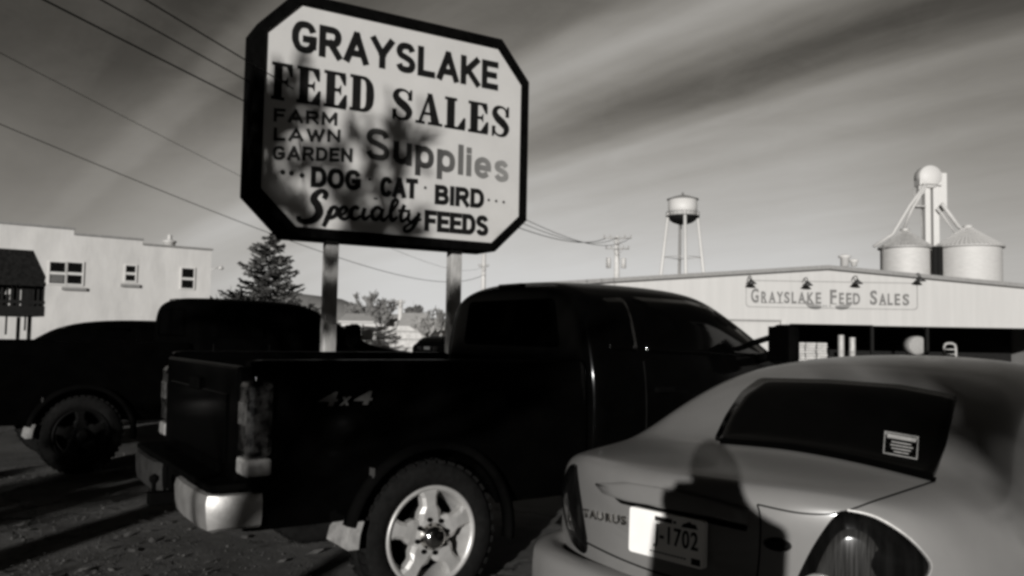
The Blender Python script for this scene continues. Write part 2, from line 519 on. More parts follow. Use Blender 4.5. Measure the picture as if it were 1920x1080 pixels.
DWHEEL = mat('black_steel_wheel', .004, .5, spec=.05)
def make_wheel(parent, x, side, y, Rr, rr, wd, style, rimm=None, capm=None):
    """tyre with rim, hub and brake disc; `side` -1 is the right side (outwards is -y)"""
    s = side
    t = MB()
    h = wd / 2
    prof = [(rr, h * .86), (rr + .015, h * .95), (rr + (Rr - rr) * .45, h), (Rr - .03, h * .93), (Rr - .008, h * .80), (Rr, h * .55), (Rr, .1 * h), (Rr - .008, .08 * h), (Rr - .008, -.08 * h), (Rr, -.1 * h), (Rr, -h * .55), (Rr - .008, -h * .8), (Rr - .03, -h * .93), (rr + (Rr - rr) * .45, -h), (rr, -h * .86)]
    t.lathe(prof, (0, 0, 0), 'Y', 48, True, closed=True)
    for k in range(40):                                   # tread blocks
        a = 2 * PI * k / 40
        M = Matrix.Rotation(a, 3, 'Y')
        for yy in (-h * .62, h * .62):
            t.box(M @ Vector((Rr, yy, 0)), (.016, h * .42, Rr * .09), M)
    wh = t.build('wheel', RUBBER, parent, (x, y, Rr))
    r = MB()
    f = h * .86
    r.lathe([(rr + .010, s * (f + .012)), (rr + .012, s * (f - .02)), (rr - .008, s * (f - .03)), (rr - .03, s * (f - .12)), (rr - .03, -s * f), (rr - .04, -s * f), (rr - .042, s * (f - .12)), (rr - .022, s * (f - .01)), (rr - .004, s * (f + .016))], (0, 0, 0), 'Y', 64, True, closed=True)
    ns = 5 if style == 'truck' else 7
    for k in range(ns):
        a = 2 * PI * k / ns + PI / 2 + (0.06 if style == 'truck' else 0.2)
        er, et = Vector((math.cos(a), 0, math.sin(a))), Vector((-math.sin(a), 0, math.cos(a)))
        R0, R1 = .05, rr - .012
        if style == 'truck': prw = [(R0, .075), (.13, .066), (rr * .62, .044), (rr * .8, .047), (R1, .074)]
        else: prw = [(R0, .05), (.1, .04), (rr * .6, .028), (rr * .8, .028), (R1, .034)]
        vs = []; fs = []
        for q, (rad, hw) in enumerate(prw):
            ax = s * (f - .005 - .030 * (1 - rad / rr) if style != 'truck' else f - .018 + .026 * math.sin(min(1, rad / rr) * PI * .8))
            for tt, dz in ((-1, -.016), (-.62, 0), (.62, 0), (1, -.016), (1, -.06), (-1, -.06)):
                vs.append(er * rad + et * (hw * tt) + Vector((0, ax + s * dz, 0)))
        for q in range(len(prw) - 1):
            for j in range(6): fs.append((q * 6 + j, q * 6 + (j + 1) % 6, (q + 1) * 6 + (j + 1) % 6, (q + 1) * 6 + j))
        r.add(vs, fs, False)
    r.lathe([(0.0, s * (f + .004)), (.095, s * (f + .002)), (.125, s * (f - .02)), (.12, s * (f - .08))], (0, 0, 0), 'Y', 32)
    rim = r.build('rim', rimm or ALLOY, wh)
    hb = MB()
    hr = .062 if style == 'truck' else .05
    hb.lathe([(hr + .012, s * f), (hr + .01, s * (f + .018)), (hr, s * (f + .03)), (hr * .92, s * (f + .055)), (hr * .55, s * (f + .062)), (0, s * (f + .063))], (0, 0, 0), 'Y', 24)
    hb.build('hub_cap', capm or rimm or ALLOY, wh)
    for k in range(8 if style == 'truck' else 5):
        a = 2 * PI * k / (8 if style == 'truck' else 5) + .2
        c = Vector((math.cos(a) * .092, s * f, math.sin(a) * .092))
        if rimm is not DWHEEL: MB().lathe([(.013, 0), (.013, s * .014), (.008, s * .02), (0, s * .02)], c, 'Y', 8).build('lug_nut', TRIM, wh)
    bd = MB().lathe([(.0, s * (f - .13)), (rr - .05, s * (f - .13)), (rr - .05, s * (f - .15)), (0, s * (f - .15))], (0, 0, 0), 'Y', 32, False)
    bd.build('brake_disc', TRIM, wh)
    return wh

SIDE = lambda s: (lambda u, v: (u, 3 * s, v), lambda u, v: (0, -s, 0))
def mirror_obj(o, name):
    me = o.data.copy()
    for v in me.vertices: v.co.y = -v.co.y
    me.flip_normals()
    n = bpy.data.objects.new(name, me); C.objects.link(n); n.parent = o.parent
    return n

# ---- the silver sedan
def sedan(loc, heading, paint, hero, label, cat, group):
    root = empty('parked_sedan' if hero else 'parked_car', loc, R(90 - heading), label, cat, group)
    bpy.context.view_layer.update()
    S = [
        # x, bow, zb, k1..k8, ztop
        (.085, .30, .40, [(.58, .40), (.72, .47), (.765, .64), (.755, .82), (.705, .93), (.58, .985), (.42, 1.0), (.2, 1.005)], 1.005),
        (.12, .31, .34, [(.62, .34), (.76, .46), (.805, .65), (.795, .84), (.74, .955), (.60, 1.012), (.42, 1.027), (.2, 1.032)], 1.033),
        (.15, .30, .33, [(.63, .33), (.775, .46), (.82, .65), (.81, .845), (.752, .968), (.606, 1.021), (.42, 1.036), (.2, 1.040)], 1.041),
        (.24, .27, .28, [(.68, .28), (.82, .44), (.86, .66), (.85, .86), (.775, .985), (.62, 1.026), (.42, 1.040), (.2, 1.046)], 1.047),
        (.60, .10, .24, [(.78, .22), (.885, .42), (.912, .66), (.90, .87), (.815, 1.0), (.66, 1.035), (.44, 1.048), (.2, 1.055)], 1.057),
        (.82, 0, .22, [(.80, .20), (.90, .41), (.925, .66), (.915, .87), (.83, 1.0), (.70, 1.045), (.50, 1.060), (.25, 1.068)], 1.070),
        (1.02, 0, .2, [(.80, .19), (.90, .41), (.925, .66), (.915, .87), (.845, 1.0), (.765, 1.10), (.63, 1.165), (.3, 1.165)], 1.165),
        (1.36, 0, .2, [(.80, .19), (.90, .40), (.925, .66), (.915, .87), (.84, 1.0), (.765, 1.19), (.63, 1.310), (.3, 1.335)], 1.338),
        (1.66, 0, .2, [(.80, .18), (.90, .40), (.925, .66), (.915, .87), (.84, .995), (.755, 1.21), (.61, 1.375), (.3, 1.405)], 1.412),
        (2.20, 0, .2, [(.80, .18), (.90, .40), (.925, .66), (.915, .86), (.84, .985), (.745, 1.22), (.59, 1.40), (.3, 1.44)], 1.447),
        (2.75, 0, .2, [(.80, .18), (.90, .40), (.925, .66), (.915, .85), (.84, .97), (.73, 1.20), (.57, 1.375), (.3, 1.418)], 1.426),
        (3.12, 0, .2, [(.80, .18), (.90, .40), (.925, .66), (.915, .84), (.84, .955), (.73, 1.14), (.57, 1.28), (.3, 1.325)], 1.332),
        (3.62, 0, .2, [(.80, .18), (.90, .40), (.925, .65), (.91, .83), (.84, .93), (.73, 1.0), (.60, 1.05), (.3, 1.075)], 1.08),
        (3.86, 0, .2, [(.80, .19), (.90, .40), (.925, .65), (.905, .81), (.83, .90), (.70, .935), (.5, .95), (.25, .96)], .962),
        (4.35, -.03, .22, [(.78, .2), (.89, .42), (.91, .63), (.885, .76), (.80, .82), (.66, .85), (.44, .87), (.2, .875)], .876),
        (4.78, -.16, .24, [(.70, .24), (.82, .42), (.86, .58), (.83, .68), (.74, .73), (.58, .755), (.4, .765), (.2, .77)], .77),
        (4.93, -.22, .28, [(.62, .28), (.74, .42), (.78, .55), (.76, .62), (.68, .665), (.54, .69), (.38, .70), (.2, .702)], .703),
    ]
    body, bvh = net_body('body', S, paint, root, levels=3, arches=[(1.08, .31), (3.86, .31)], arch_r=.365, arch_y=.62)
    sharpen(body)
    IM = root.matrix_world.inverted()
    eo = IM @ EYE; IR = IM.to_3x3()
    camf = (lambda u, v: eo, lambda u, v: IR @ ray(u, v))
    W = 1.0
    # bumpers, swept round the ends
    def bumper(nm, x0, sgn, prof, bow, hw, back):
        path = []
        for k in range(13):
            a = -1 + 2 * k / 12
            y = hw * math.sin(a * PI / 2)
            path.append((x0 + sgn * bow * abs(a) ** 2.6, y))
        path = [(x0 + sgn * back, -hw - .005)] + path + [(x0 + sgn * back, hw + .005)]
        vs = []; fs = []; n = len(prof)
        for i, p in enumerate(path):
            a, b = Vector(path[max(0, i - 1)]), Vector(path[min(len(path) - 1, i + 1)])
            d = (b - a).normalized(); nn = Vector((-d.y, d.x))
            if i in (0, 1): nn = Vector((-.2 * sgn, -1)).normalized() if i == 0 else Vector((-.75 * sgn, -1)).normalized()
            if i in (len(path) - 2, len(path) - 1): nn = Vector((-.2 * sgn, 1)).normalized() if i == len(path) - 1 else Vector((-.75 * sgn, 1)).normalized()
            if nn.x * sgn > 0: nn = -nn
            for (o, z) in prof: vs.append((p[0] + nn.x * o, p[1] + nn.y * o, z))
        for i in range(len(path) - 1):
            for k in range(n): fs.append((i * n + k, i * n + (k + 1) % n, (i + 1) * n + (k + 1) % n, (i + 1) * n + k))
        fs.append(tuple(range(n))); fs.append(tuple((len(path) - 1) * n + k for k in range(n))[::-1])
        mb = MB(); mb.add(vs, fs, True)
        o = mb.build(nm, paint, root)
        md = o.modifiers.new('s', 'SUBSURF'); md.levels = md.render_levels = 2
        me = eval_mesh(o, nm); o.modifiers.clear(); o.data = me
        return o
    bumper('bumper', .075, 1, [(-.09, .665), (.0, .668), (.045, .655), (.06, .62), (.062, .50), (.055, .40), (.03, .30), (-.02, .26), (-.10, .28)], .34, .775, .72)
    bumper('bumper', 4.965, -1, [(-.09, .50), (.0, .50), (.03, .47), (.045, .42), (.04, .30), (.0, .22), (-.1, .22)], .26, .76, .62)
    # glass
    if hero:
        rw = round_poly([(1338, 826), (1480, 838), (1610, 862), (1752, 896), (1776, 830), (1796, 742), (1690, 722), (1550, 712), (1425, 709), (1390, 735), (1360, 780)], 9, 3)
        gl = patch_obj('rear_window', bvh, rw, camf[0], camf[1], GLASS, root, .003, 0, 9)
    else:
        rw = round_poly([(.92, -.52), (.92, .52), (1.55, .50), (1.55, -.50)], .06)
        gl = patch_obj('rear_window', bvh, rw, lambda u, v: (u, v, 3), lambda u, v: (0, 0, -1), GLASS, root, .003, 0, 7)
    wsd = round_poly([(2.98, -.54), (2.98, .54), (3.74, .60), (3.74, -.60)], .06)
    patch_obj('windshield', bvh, wsd, lambda u, v: (u, v, 3), lambda u, v: (0, 0, -1), GLASS, root, .003, 0, 7)
    for s in (-1, 1):
        a, b = SIDE(s)
        for poly in ([(1.50, 1.04), (2.18, 1.02), (2.18, 1.36), (1.82, 1.325)], [(2.25, 1.02), (3.25, .985), (2.95, 1.31), (2.70, 1.355), (2.25, 1.365)]):
            patch_obj('side_window', bvh, round_poly(poly, .035), a, b, GLASS, root, .003, 0, 5)
        for x0, x1 in ((1.55, 2.2), (2.24, 3.3)):
            d = MB()
            for ln in ([(x0 + .1, .98), (x0 - .02 if x0 < 2 else x0, .6), (x0 + .08 if x0 < 2 else x0, .3)], [(x1, .98), (x1, .6), (x1, .3)], [(x0 + .08, .3), (x1, .29)]):
                vs, fs = line_strip(bvh, spline(ln, 8), .007, a, b, .0015); d.add(vs, fs, True)
            d.build('door_gap', TRIM, root)
            hnd = MB().box((x0 + .2, s * .915, .85), (.18, .03, .035), bev=.012).build('door_handle', paint, root)
        mm = MB().lathe([(0, -.06), (.06, -.05), (.085, 0), (.08, .05), (0, .06)], (3.12, s * 1.0, 1.02), 'Z', 16)
        mm.tube([(3.14, s * .80, .99), (3.12, s * .97, 1.0)], .025)
        mm.build('side_mirror', paint, root)
        for wx in (1.08, 3.86):
            make_wheel(root, wx, s, s * .80, .315, .205, .205, 'sedan')
        hl = round_poly([(4.80, .50), (4.80, .66), (4.58, .73), (4.55, .6)], .03)
        patch_obj('headlight', bvh, hl, lambda u, v, s=s: (u + 1.4, 2 * s, v), lambda u, v, s=s: (-.7, -s, 0), LENS_CLEAR, root, .004, .012, 4)
    gr = MB().box((4.985, 0, .60), (.05, .62, .10), bev=.02).build('grille', TRIM, root)
    # tail lamps
    if hero:
        tl = smooth_loop([(1585, 958), (1640, 972), (1695, 1005), (1732, 1042), (1741, 1066), (1722, 1098), (1680, 1130), (1600, 1155), (1500, 1150), (1478, 1120), (1497, 1078), (1521, 1030), (1548, 988), (1568, 965)], 4)
        t1 = patch_obj('tail_light', bvh, tl, camf[0], camf[1], LENS, root, .004, .022, 8)
        t2 = mirror_obj(t1, 'tail_light')
        inner = smooth_loop([(1590, 990), (1630, 1005), (1650, 1050), (1640, 1110), (1585, 1125), (1530, 1120), (1530, 1070), (1560, 1010)], 4)
        l1 = patch_obj('reflector', bvh, inner, camf[0], camf[1], mat('ribbed_reflector', .035, .15, .3, .5, .8, 60, 0, stretch=(1, 3, .08)), t1, .021, .008, 4)
        l3 = patch_obj('reverse_lamp', bvh, smooth_loop([(1510, 1080), (1535, 1072), (1560, 1080), (1560, 1096), (1530, 1100), (1505, 1096)], 3), camf[0], camf[1], LENS_CLEAR, t1, .026, .004, 3)
        ch = MB(); vs, fs = line_strip(bvh, spline([(1588, 957), (1642, 970), (1697, 1003), (1735, 1041), (1744, 1066), (1726, 1100)], 8), 3.0, camf[0], camf[1], .010)
        ch.add(vs, fs, True).build('chrome_edge', STEEL, t1)
        # shut lines of the boot lid
        d = MB()
        for ln in ([(1420, 946), (1426, 975), (1424, 1040), (1418, 1095)], [(1068, 893), (1078, 950), (1090, 1012)], [(1420, 946), (1500, 962), (1570, 962), (1640, 940), (1752, 903)], [(1090, 1012), (1160, 1046), (1240, 1076), (1330, 1098), (1418, 1110)]):
            vs, fs = line_strip(bvh, spline(ln, 8), 3.2, camf[0], camf[1], .0015); d.add(vs, fs, True)
        d.build('trunk_gap', TRIM, root)
        hb = round_poly([(1122, 907), (1180, 906), (1240, 916), (1330, 936), (1402, 956), (1404, 982), (1330, 966), (1240, 950), (1180, 940), (1138, 926)], 6, 3)
        patch_obj('trunk_handle_bar', bvh, hb, camf[0], camf[1], paint, root, .020, .004, 5, sink=.02)
        rc = round_poly([(1150, 930), (1240, 953), (1330, 970), (1402, 986), (1400, 996), (1330, 981), (1240, 963), (1165, 944)], 3, 3)
        patch_obj('handle_recess', bvh, rc, camf[0], camf[1], TRIM, root, .004, 0, 3)
        ov = [(1458 + 24 * math.cos(a) - 1.0 * math.sin(a), 1021 + 11 * math.sin(a) + 3.5 * math.cos(a)) for a in [2 * PI * k / 32 for k in range(32)]]
        oo = patch_obj('oval_badge', bvh, ov, camf[0], camf[1], INK, root, .006, .004, 4)
        ov2 = [(1458 + (p[0] - 1458) * 1.12, 1021 + (p[1] - 1021) * 1.16) for p in ov]
        patch_obj('badge_rim', bvh, ov2, camf[0], camf[1], mat('dull_badge_rim', .06, .4, .5), oo, .003, .001, 3)
        lockc = [(1420 + 5 * math.cos(a), 978 + 7 * math.sin(a)) for a in [2 * PI * k / 16 for k in range(16)]]
        # parcel of rear window: seal, reflection strip, defroster, sticker
        sb = MB(); vs, fs = line_strip(bvh, spline([(1350, 829), (1480, 842), (1610, 866), (1755, 902)], 8), 9, camf[0], camf[1], .005)
        sb.add(vs, fs, True).build('window_seal', TRIM, gl)
        q = round_poly([(1661, 812), (1722, 822), (1719, 864), (1657, 852)], 2, 2)
        st = MB()
        for seg in ([(1659, 811), (1723, 822)], [(1660, 815), (1722, 826)], [(1657, 851), (1719, 863)]):
            vs, fs = line_strip(bvh, spline(seg, 6), 2.0, camf[0], camf[1], .005); st.add(vs, fs)
        for seg in ([(1660, 812), (1657, 852)], [(1722, 822), (1719, 864)]):
            vs, fs = line_strip(bvh, spline(seg, 6), 1.6, camf[0], camf[1], .005); st.add(vs, fs)
        for y0, xa, xb, wd_ in ((820, 1664, 1718, 5.5), (829, 1672, 1709, 2.2), (835, 1670, 1712, 2.2), (841, 1672, 1708, 2.2), (847, 1676, 1704, 2.2)):
            vs, fs = line_strip(bvh, spline([(xa, y0 + (xa - 1690) * .17 + 4), ((xa + xb) / 2, y0 + ((xa + xb) / 2 - 1690) * .17 + 4), (xb, y0 + (xb - 1690) * .17 + 4)], 6), wd_, camf[0], camf[1], .005); st.add(vs, fs)
        st.build('window_sticker', STICKER, gl)
        # number plate
        h = bvh.ray_cast(eo, IR @ ray(1254, 1005))
        c = h[0]
        nx = Vector((-1, 0, .03)).normalized(); ny = Vector((0, -1, 0)); nz = Vector((.03, 0, 1))
        o = c + nx * .02
        pl = MB()
        rp = round_poly([(-.1525, -.076), (.1525, -.076), (.1525, .076), (-.1525, .076)], .012)
        pl.prism([tuple(p) for p in rp], o - nx * .02, ny, nz, nx, .022)
        plo = pl.build('license_plate', PLATE, root)
        ink = MB()
        oo = o + nx * .002
        put_text(ink, 'J-1702', oo, ny, nz, nx, -.045, .132, -.040, .036, .003, bold=.012, spacing=1.15)
        ink.build('plate_number', PLATE_INK, plo)
        dk = MB()
        for a0, a1, b0, b1 in ((-.042, .028, .048, .062), (.034, .044, .05, .058)): dk.prism([(a0, b0), (a1, b0), (a1, b1), (a0, b1)], oo, ny, nz, nx, .002)
        dk.prism([(.066, .044), (.074, .056), (.086, .060), (.097, .066), (.108, .060), (.122, .060), (.130, .046)], oo, ny, nz, nx, .002)
        dk.build('plate_emblem', PLATE_INK, plo)
        dk = MB(); dk.prism([(.108, -.068), (.142, -.068), (.142, -.048), (.108, -.048)], oo, ny, nz, nx, .002)
        dk.build('plate_sticker', PLATE_INK, plo); dk = MB()
        for k in range(12): dk.prism([(-.06 + k * .0125, -.058), (-.052 + k * .0125, -.058), (-.052 + k * .0125, -.053), (-.06 + k * .0125, -.053)], oo, ny, nz, nx, .001)
        dk.build('plate_small_print', PLATE_INK, plo)
        # model lettering
        hA = bvh.ray_cast(eo, IR @ ray(1092, 966)); hB = bvh.ray_cast(eo, IR @ ray(1180, 984))
        a, b = hA[0], hB[0]
        lt = MB()
        pa, pm, pb_ = (bvh.ray_cast(eo, IR @ ray(*p))[0] for p in ((1100, 969), (1140, 977), (1180, 985)))
        ex = (pb_ - pa).normalized(); ez = Vector((0, 0, 1)); ez = (ez - ex * ez.dot(ex)).normalized(); en = ex.cross(ez)
        if en.x > 0: en = -en
        sag = max(0, (pm - pa).dot(en))
        put_text(lt, 'TAURUS', pa + en * (sag + .002), ex, ez, en, 0, (pb_ - pa).length, 0, .032, .006, bold=.012, spacing=1.25)
        lt.build('model_lettering', CHROME, root)
        # plinth of the rear shelf behind the glass corner: exhaust pipe
        MB().tube([(.35, -.55, .24), (.02, -.55, .235)], .028, 12).build('exhaust_pipe', CHROME, root)
    else:
        for s in (-1, 1):
            tlp = round_poly([(.12, .70), (.12, .92), (.40, .93), (.42, .84), (.30, .70)], .03)
            patch_obj('tail_light', bvh, tlp, lambda u, v, s=s: (u - 1.2, 2.0 * s, v), lambda u, v, s=s: (.7, -s, 0), LENS, root, .004, .015, 4)
        MB().box((.07, 0, .83), (.03, .305, .152), bev=.006).build('license_plate', mat('dim_plate', .03, .6), root)
    return root, bvh

# ---- pickup trucks
def pickup(loc, heading, paint, xc, roof0, roof1, cowl, L, axle, label, cat, group, doors=1, hero=False, zr=0.0):
    root = empty('pickup_truck', loc, R(90 - heading), label, cat, group)
    bpy.context.view_layer.update()
    def cabk(dz, iy, zb=.50):
        return [(.86 - iy, zb), (.955 - iy, .62), (.985 - iy, .95), (.972 - iy, 1.22), (.945 - iy, 1.36), (.893 - iy, 1.58 + dz * .6), (.80 - iy, 1.805 + dz), (.48 - iy * .5, 1.885 + dz)]
    def low(z, iy, zc, zb=.45):
        return [(.86 - iy, zb), (.955 - iy, .62), (.985 - iy, .92), (.965 - iy, z - .15), (.92 - iy, z - .03), (.78 - iy, z), (.55 - iy, zc - .02), (.28, zc - .004)]
    z2 = zr
    S = [
        (xc, .0, .52, cabk(z2 - .05, .055), 1.85 + z2),
        (xc + .025, .0, .51, cabk(z2 - .03, .022), 1.87 + z2),
        (xc + .075, .0, .50, cabk(z2 - .01, .003), 1.89 + z2),
        (roof0, .0, .48, cabk(z2, 0), 1.90 + z2),
        ((roof0 + roof1) / 2, 0, .46, cabk(z2 + .008, 0), 1.915 + z2),
        (roof1 - .08, 0, .46, cabk(z2 - .012, 0), 1.89 + z2),
        (roof1 + .08, 0, .46, [(.86, .45), (.955, .62), (.985, .95), (.972, 1.22), (.945, 1.36), (.890, 1.56), (.80, 1.755 + z2), (.45, 1.83 + z2)], 1.85 + z2),
        (cowl - .18, 0, .46, [(.86, .45), (.955, .62), (.985, .95), (.97, 1.2), (.94, 1.33), (.875, 1.43), (.77, 1.50), (.45, 1.55)], 1.56),
        (cowl, 0, .46, low(1.36, 0, 1.37), 1.375),
        (cowl + .25, 0, .46, low(1.30, 0, 1.335), 1.34),
        (L - .35, -.05, .46, low(1.22, .01, 1.255), 1.26),
        (L - .08, -.10, .48, low(1.15, .04, 1.18, .5), 1.185),
        (L - .02, -.12, .55, low(1.08, .08, 1.10, .56), 1.105),
    ]
    wr = .40
    fax = L - .95
    body, bvh = net_body('cab', S, mat('glossy_black_cab_paint', .0010, .30, spec=.02, var=.3, ior=1.1, coat=.28) if hero else paint, root, rear=((.8, -.004), (.4, -.006)), front=((.75, .02), (.35, .03)), levels=3, arches=[(fax, wr)], arch_r=.48, arch_y=.60)
    sharpen(body)
    # bed
    half = [(.80, .62), (.90, .52), (.955, .60), (.982, .78), (.985, .96), (.975, 1.15), (.966, 1.30), (.955, 1.345), (.935, 1.36), (.875, 1.36), (.858, 1.345), (.855, 1.30), (.845, .82)]
    loop = half + [(-p[0], p[1]) for p in half[::-1]]
    n = len(loop)
    xs = [(.0, .03), (.015, .012), (.06, 0), (axle, 0), (xc - .09, 0), (xc - .045, .004), (xc - .03, .015)]
    vs = []; fs = []
    for x, ins in xs:
        for (y, z) in loop: vs.append((x, y - math.copysign(ins, y) if abs(y) > .84 else y, z - (ins * .5 if z > 1.3 else 0)))
    for i in range(len(xs) - 1):
        for k in range(n): fs.append((i * n + k, i * n + (k + 1) % n, (i + 1) * n + (k + 1) % n, (i + 1) * n + k))
    fs += [tuple(range(n)), tuple((len(xs) - 1) * n + k for k in range(n))[::-1]]
    vs = [(x, y * .972, z) for x, y, z in vs]; bed = MB().add(vs, fs, True)
    bed.box((xc - .055, 0, 1.06), (.04, 1.70, .52))
    bo = bed.build('bed', paint, root)
    bm = bmesh.new(); bm.from_mesh(bo.data); bbvh = BVHTree.FromBMesh(bm); bm.free()
    cut_arches(bo, [(axle, wr)], .48, .62)
    sharpen(bo, 35)
    for x in (axle, fax):
        for s in (-1, 1):
            wh = make_wheel(root, x, s, s * .845, wr, .264, .245, 'truck', ALLOY if hero else DWHEEL, CHROME if hero else DWHEEL)
    for s in (-1, 1):
        fl = MB(); vs = []; fs = []
        for k in range(21):
            a = PI * (-.04 + .97 * k / 20)
            for rr_, yy in ((.475, .93), (.475, 1.0), (.49, 1.010), (.525, .990), (.525, .93)):
                vs.append((axle + rr_ * math.cos(a), s * yy, wr + rr_ * math.sin(a)))
        for k in range(20):
            for j in range(5): fs.append((k * 5 + j, k * 5 + (j + 1) % 5, k * 5 + 5 + (j + 1) % 5, k * 5 + 5 + j))
        fl.add(vs, fs, True).build('arch_trim', TRIM, root)
        # splash guard hung behind the rear wheel, flaring out at the bottom
        mf = MB()
        prof = [(.80, .0, .10), (.70, .0, .13), (.60, -.015, .18), (.50, -.04, .25), (.44, -.06, .29), (.40, -.06, .29)]
        vs = []; fs = []
        for z, dx, wd_ in prof:
            xx = axle - .44 + dx + (.06 if z > .65 else 0)
            yo = .995 + max(0, .5 - z) * .15
            for (a_, b_) in ((0, 0), (0, -wd_), (.012, -wd_), (.012, 0)): vs.append((xx + a_, s * (yo + b_), z))
        for k in range(len(prof) - 1):
            for j in range(4): fs.append((k * 4 + j, k * 4 + (j + 1) % 4, k * 4 + 4 + (j + 1) % 4, k * 4 + 4 + j))
        fs += [(0, 1, 2, 3), tuple((len(prof) - 1) * 4 + k for k in range(4))]
        g = mf.add(vs, fs).build('splash_guard', mat('grey_splash_guard', .035, .8, spec=.1, var=.3), root)
        mb = MB()                                            # sunlit foot of the guard, its light put into a paler colour
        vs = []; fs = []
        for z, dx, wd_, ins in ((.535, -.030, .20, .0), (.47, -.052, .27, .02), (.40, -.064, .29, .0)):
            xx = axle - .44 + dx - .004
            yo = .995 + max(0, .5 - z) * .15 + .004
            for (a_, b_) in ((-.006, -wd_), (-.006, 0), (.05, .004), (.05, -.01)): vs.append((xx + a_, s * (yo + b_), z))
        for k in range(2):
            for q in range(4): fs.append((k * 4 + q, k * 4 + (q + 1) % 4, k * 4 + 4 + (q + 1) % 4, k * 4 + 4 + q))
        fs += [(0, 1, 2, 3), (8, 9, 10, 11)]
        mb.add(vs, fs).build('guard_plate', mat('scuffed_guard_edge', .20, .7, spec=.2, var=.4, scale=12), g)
        # tail lamps
        tl = MB().box((.03, s * .905, 1.075), (.13, .17, .37), bev=.03).build('tail_light', mat('patchy_tail_lens', .017, .25, spec=.3, var=.97, scale=13, lo=.44, hi=.62), root)  # patches in the colour imitate reflections on the lens
        MB().box((-.035, s * .905, 1.10), (.012, .12, .11), bev=.004).build('reflector', mat('broken_red_lens', .06, .2, .2, .5, .9, 30), tl)
        MB().box((.025, s * .912, .845), (.13, .165, .085), bev=.015).build('reverse_lamp', LENS_CLEAR, tl)
        # mirror
        mi = MB().box((cowl - .44, s * 1.20, 1.47), (.13, .20, .29), bev=.05)
        mi.tube([(cowl - .40, s * .93, 1.36), (cowl - .43, s * 1.10, 1.40)], .035, 8)
        mi.tube([(cowl - .44, s * .88, 1.47), (cowl - .43, s * 1.10, 1.53)], .022, 8)
        mo = mi.build('side_mirror', TRIM, root)
        MB().box((cowl - .51, s * 1.20, 1.48), (.012, .17, .24), bev=.004).build('mirror_glass', GLASS_T, mo)
        a, b = SIDE(s)
        x0 = roof0 + .06
        if doors == 1:
            wins = [[(x0 + .30, 1.40), (cowl - .22, 1.37), (roof1 + .02, 1.74 + z2), (roof1 - .2, 1.775 + z2), (x0 + .30, 1.78 + z2)], [(x0 - .02, 1.42), (x0 + .22, 1.41), (x0 + .22, 1.77 + z2), (x0 + .02, 1.76 + z2)]]
        else:
            xm = (x0 + roof1) / 2
            wins = [[(xm + .06, 1.40), (cowl - .22, 1.37), (roof1 + .02, 1.72 + z2), (roof1 - .2, 1.755 + z2), (xm + .06, 1.77 + z2)], [(x0, 1.42), (xm, 1.41), (xm, 1.76 + z2), (x0 + .05, 1.75 + z2)]]
        for p in wins: patch_obj('side_window', bvh, round_poly(p, .035), a, b, mat('clear_side_glass', .0008, .04, spec=.5, var=.1, ior=1.42) if hero else GLASS_T, root, .003, 0, 5)
        xs_ = [x0 + .26, cowl - .12] if doors == 1 else [x0 + .02, (x0 + roof1) / 2 + .03, cowl - .12]
        d = MB()
        for x in xs_:
            vs, fs = line_strip(bvh, spline([(x, 1.35), (x, .9), (x - .01, .56)], 8), .008, a, b, .0015); d.add(vs, fs, True)
        d.build('door_gap', INK, root)
        for x in xs_[:-1]: MB().box((x + .16, s * .985, 1.16), (.18, .035, .045), bev=.015).build('door_handle', TRIM, root)
        MB().box(((xc + cowl) / 2 + .05, s * .95, .47), (cowl - xc - .2, .05, .09), bev=.02).build('rocker_panel', TRIM, root)
        hl = round_poly([(L - .35, .85), (L - .05, .85), (L - .05, 1.08), (L - .35, 1.10)], .03)
        patch_obj('headlight', bvh, hl, lambda u, v, s=s: (u + 1.0, 2.0 * s, v), lambda u, v, s=s: (-.5, -s, 0), LENS_CLEAR, root, .004, .01, 4)
    rwp = round_poly([(-.62, 1.43), (.62, 1.43), (.55, 1.76 + z2), (-.55, 1.76 + z2)], .05)
    patch_obj('rear_window', bvh, rwp, lambda u, v: (xc - 1, u, v), lambda u, v: (1, 0, 0), GLASS_T, root, .003, 0, 6)
    wsp = round_poly([(roof1 + .06, -.66), (roof1 + .06, .66), (cowl - .1, .76), (cowl - .1, -.76)], .05)
    patch_obj('windshield', bvh, wsp, lambda u, v: (u, v, 3), lambda u, v: (0, 0, -1), GLASS_T, root, .003, 0, 6)
    bl = MB().box((xc + .02, 0, 1.865 + z2), (.05, .30, .03), bev=.01).build('brake_light', LENS, root)
    tg = MB().box((-.012, 0, 1.015), (.05, 1.62, .62), bev=.015)
    tg.box((-.040, 0, 1.0), (.012, 1.30, .36), bev=.006)
    tgo = tg.build('tailgate', paint, root)
    MB().box((-.052, 0, 1.20), (.02, .20, .07), bev=.008).build('tailgate_handle', TRIM, tgo)
    # bumper: dark step on top, pale steel faces that wrap round the corners, dark recess for the hitch
    bp = MB().box((-.09, 0, .745), (.20, 1.80, .035), bev=.012)
    bp.box((-.075, 0, .645), (.10, 1.74, .19), bev=.02)
    bpo = bp.build('bumper', TRIM, root)
    for s in (-1, 1):
        q = MB(); vs = []; fs = []
        col = [(.25, -.150), (.30, -.190), (.50, -.200), (.80, -.196), (.90, -.180), (.935, -.130), (.945, -.02), (.945, .06)]
        for i, (y, x) in enumerate(col):
            d = Vector((col[min(i + 1, len(col) - 1)][1] - col[max(0, i - 1)][1], col[min(i + 1, len(col) - 1)][0] - col[max(0, i - 1)][0])).normalized()
            nx, ny = -d.y, d.x
            cr_ = .012 if i < 5 else .0
            for z, o_ in ((.722, -.02), (.716, .006), (.68, .016), (.60, .010), (.565 - cr_, 0), (.548 - cr_, -.03), (.60, -.03)):
                vs.append((x + nx * o_, s * (y + ny * o_), z))
        n_ = 7
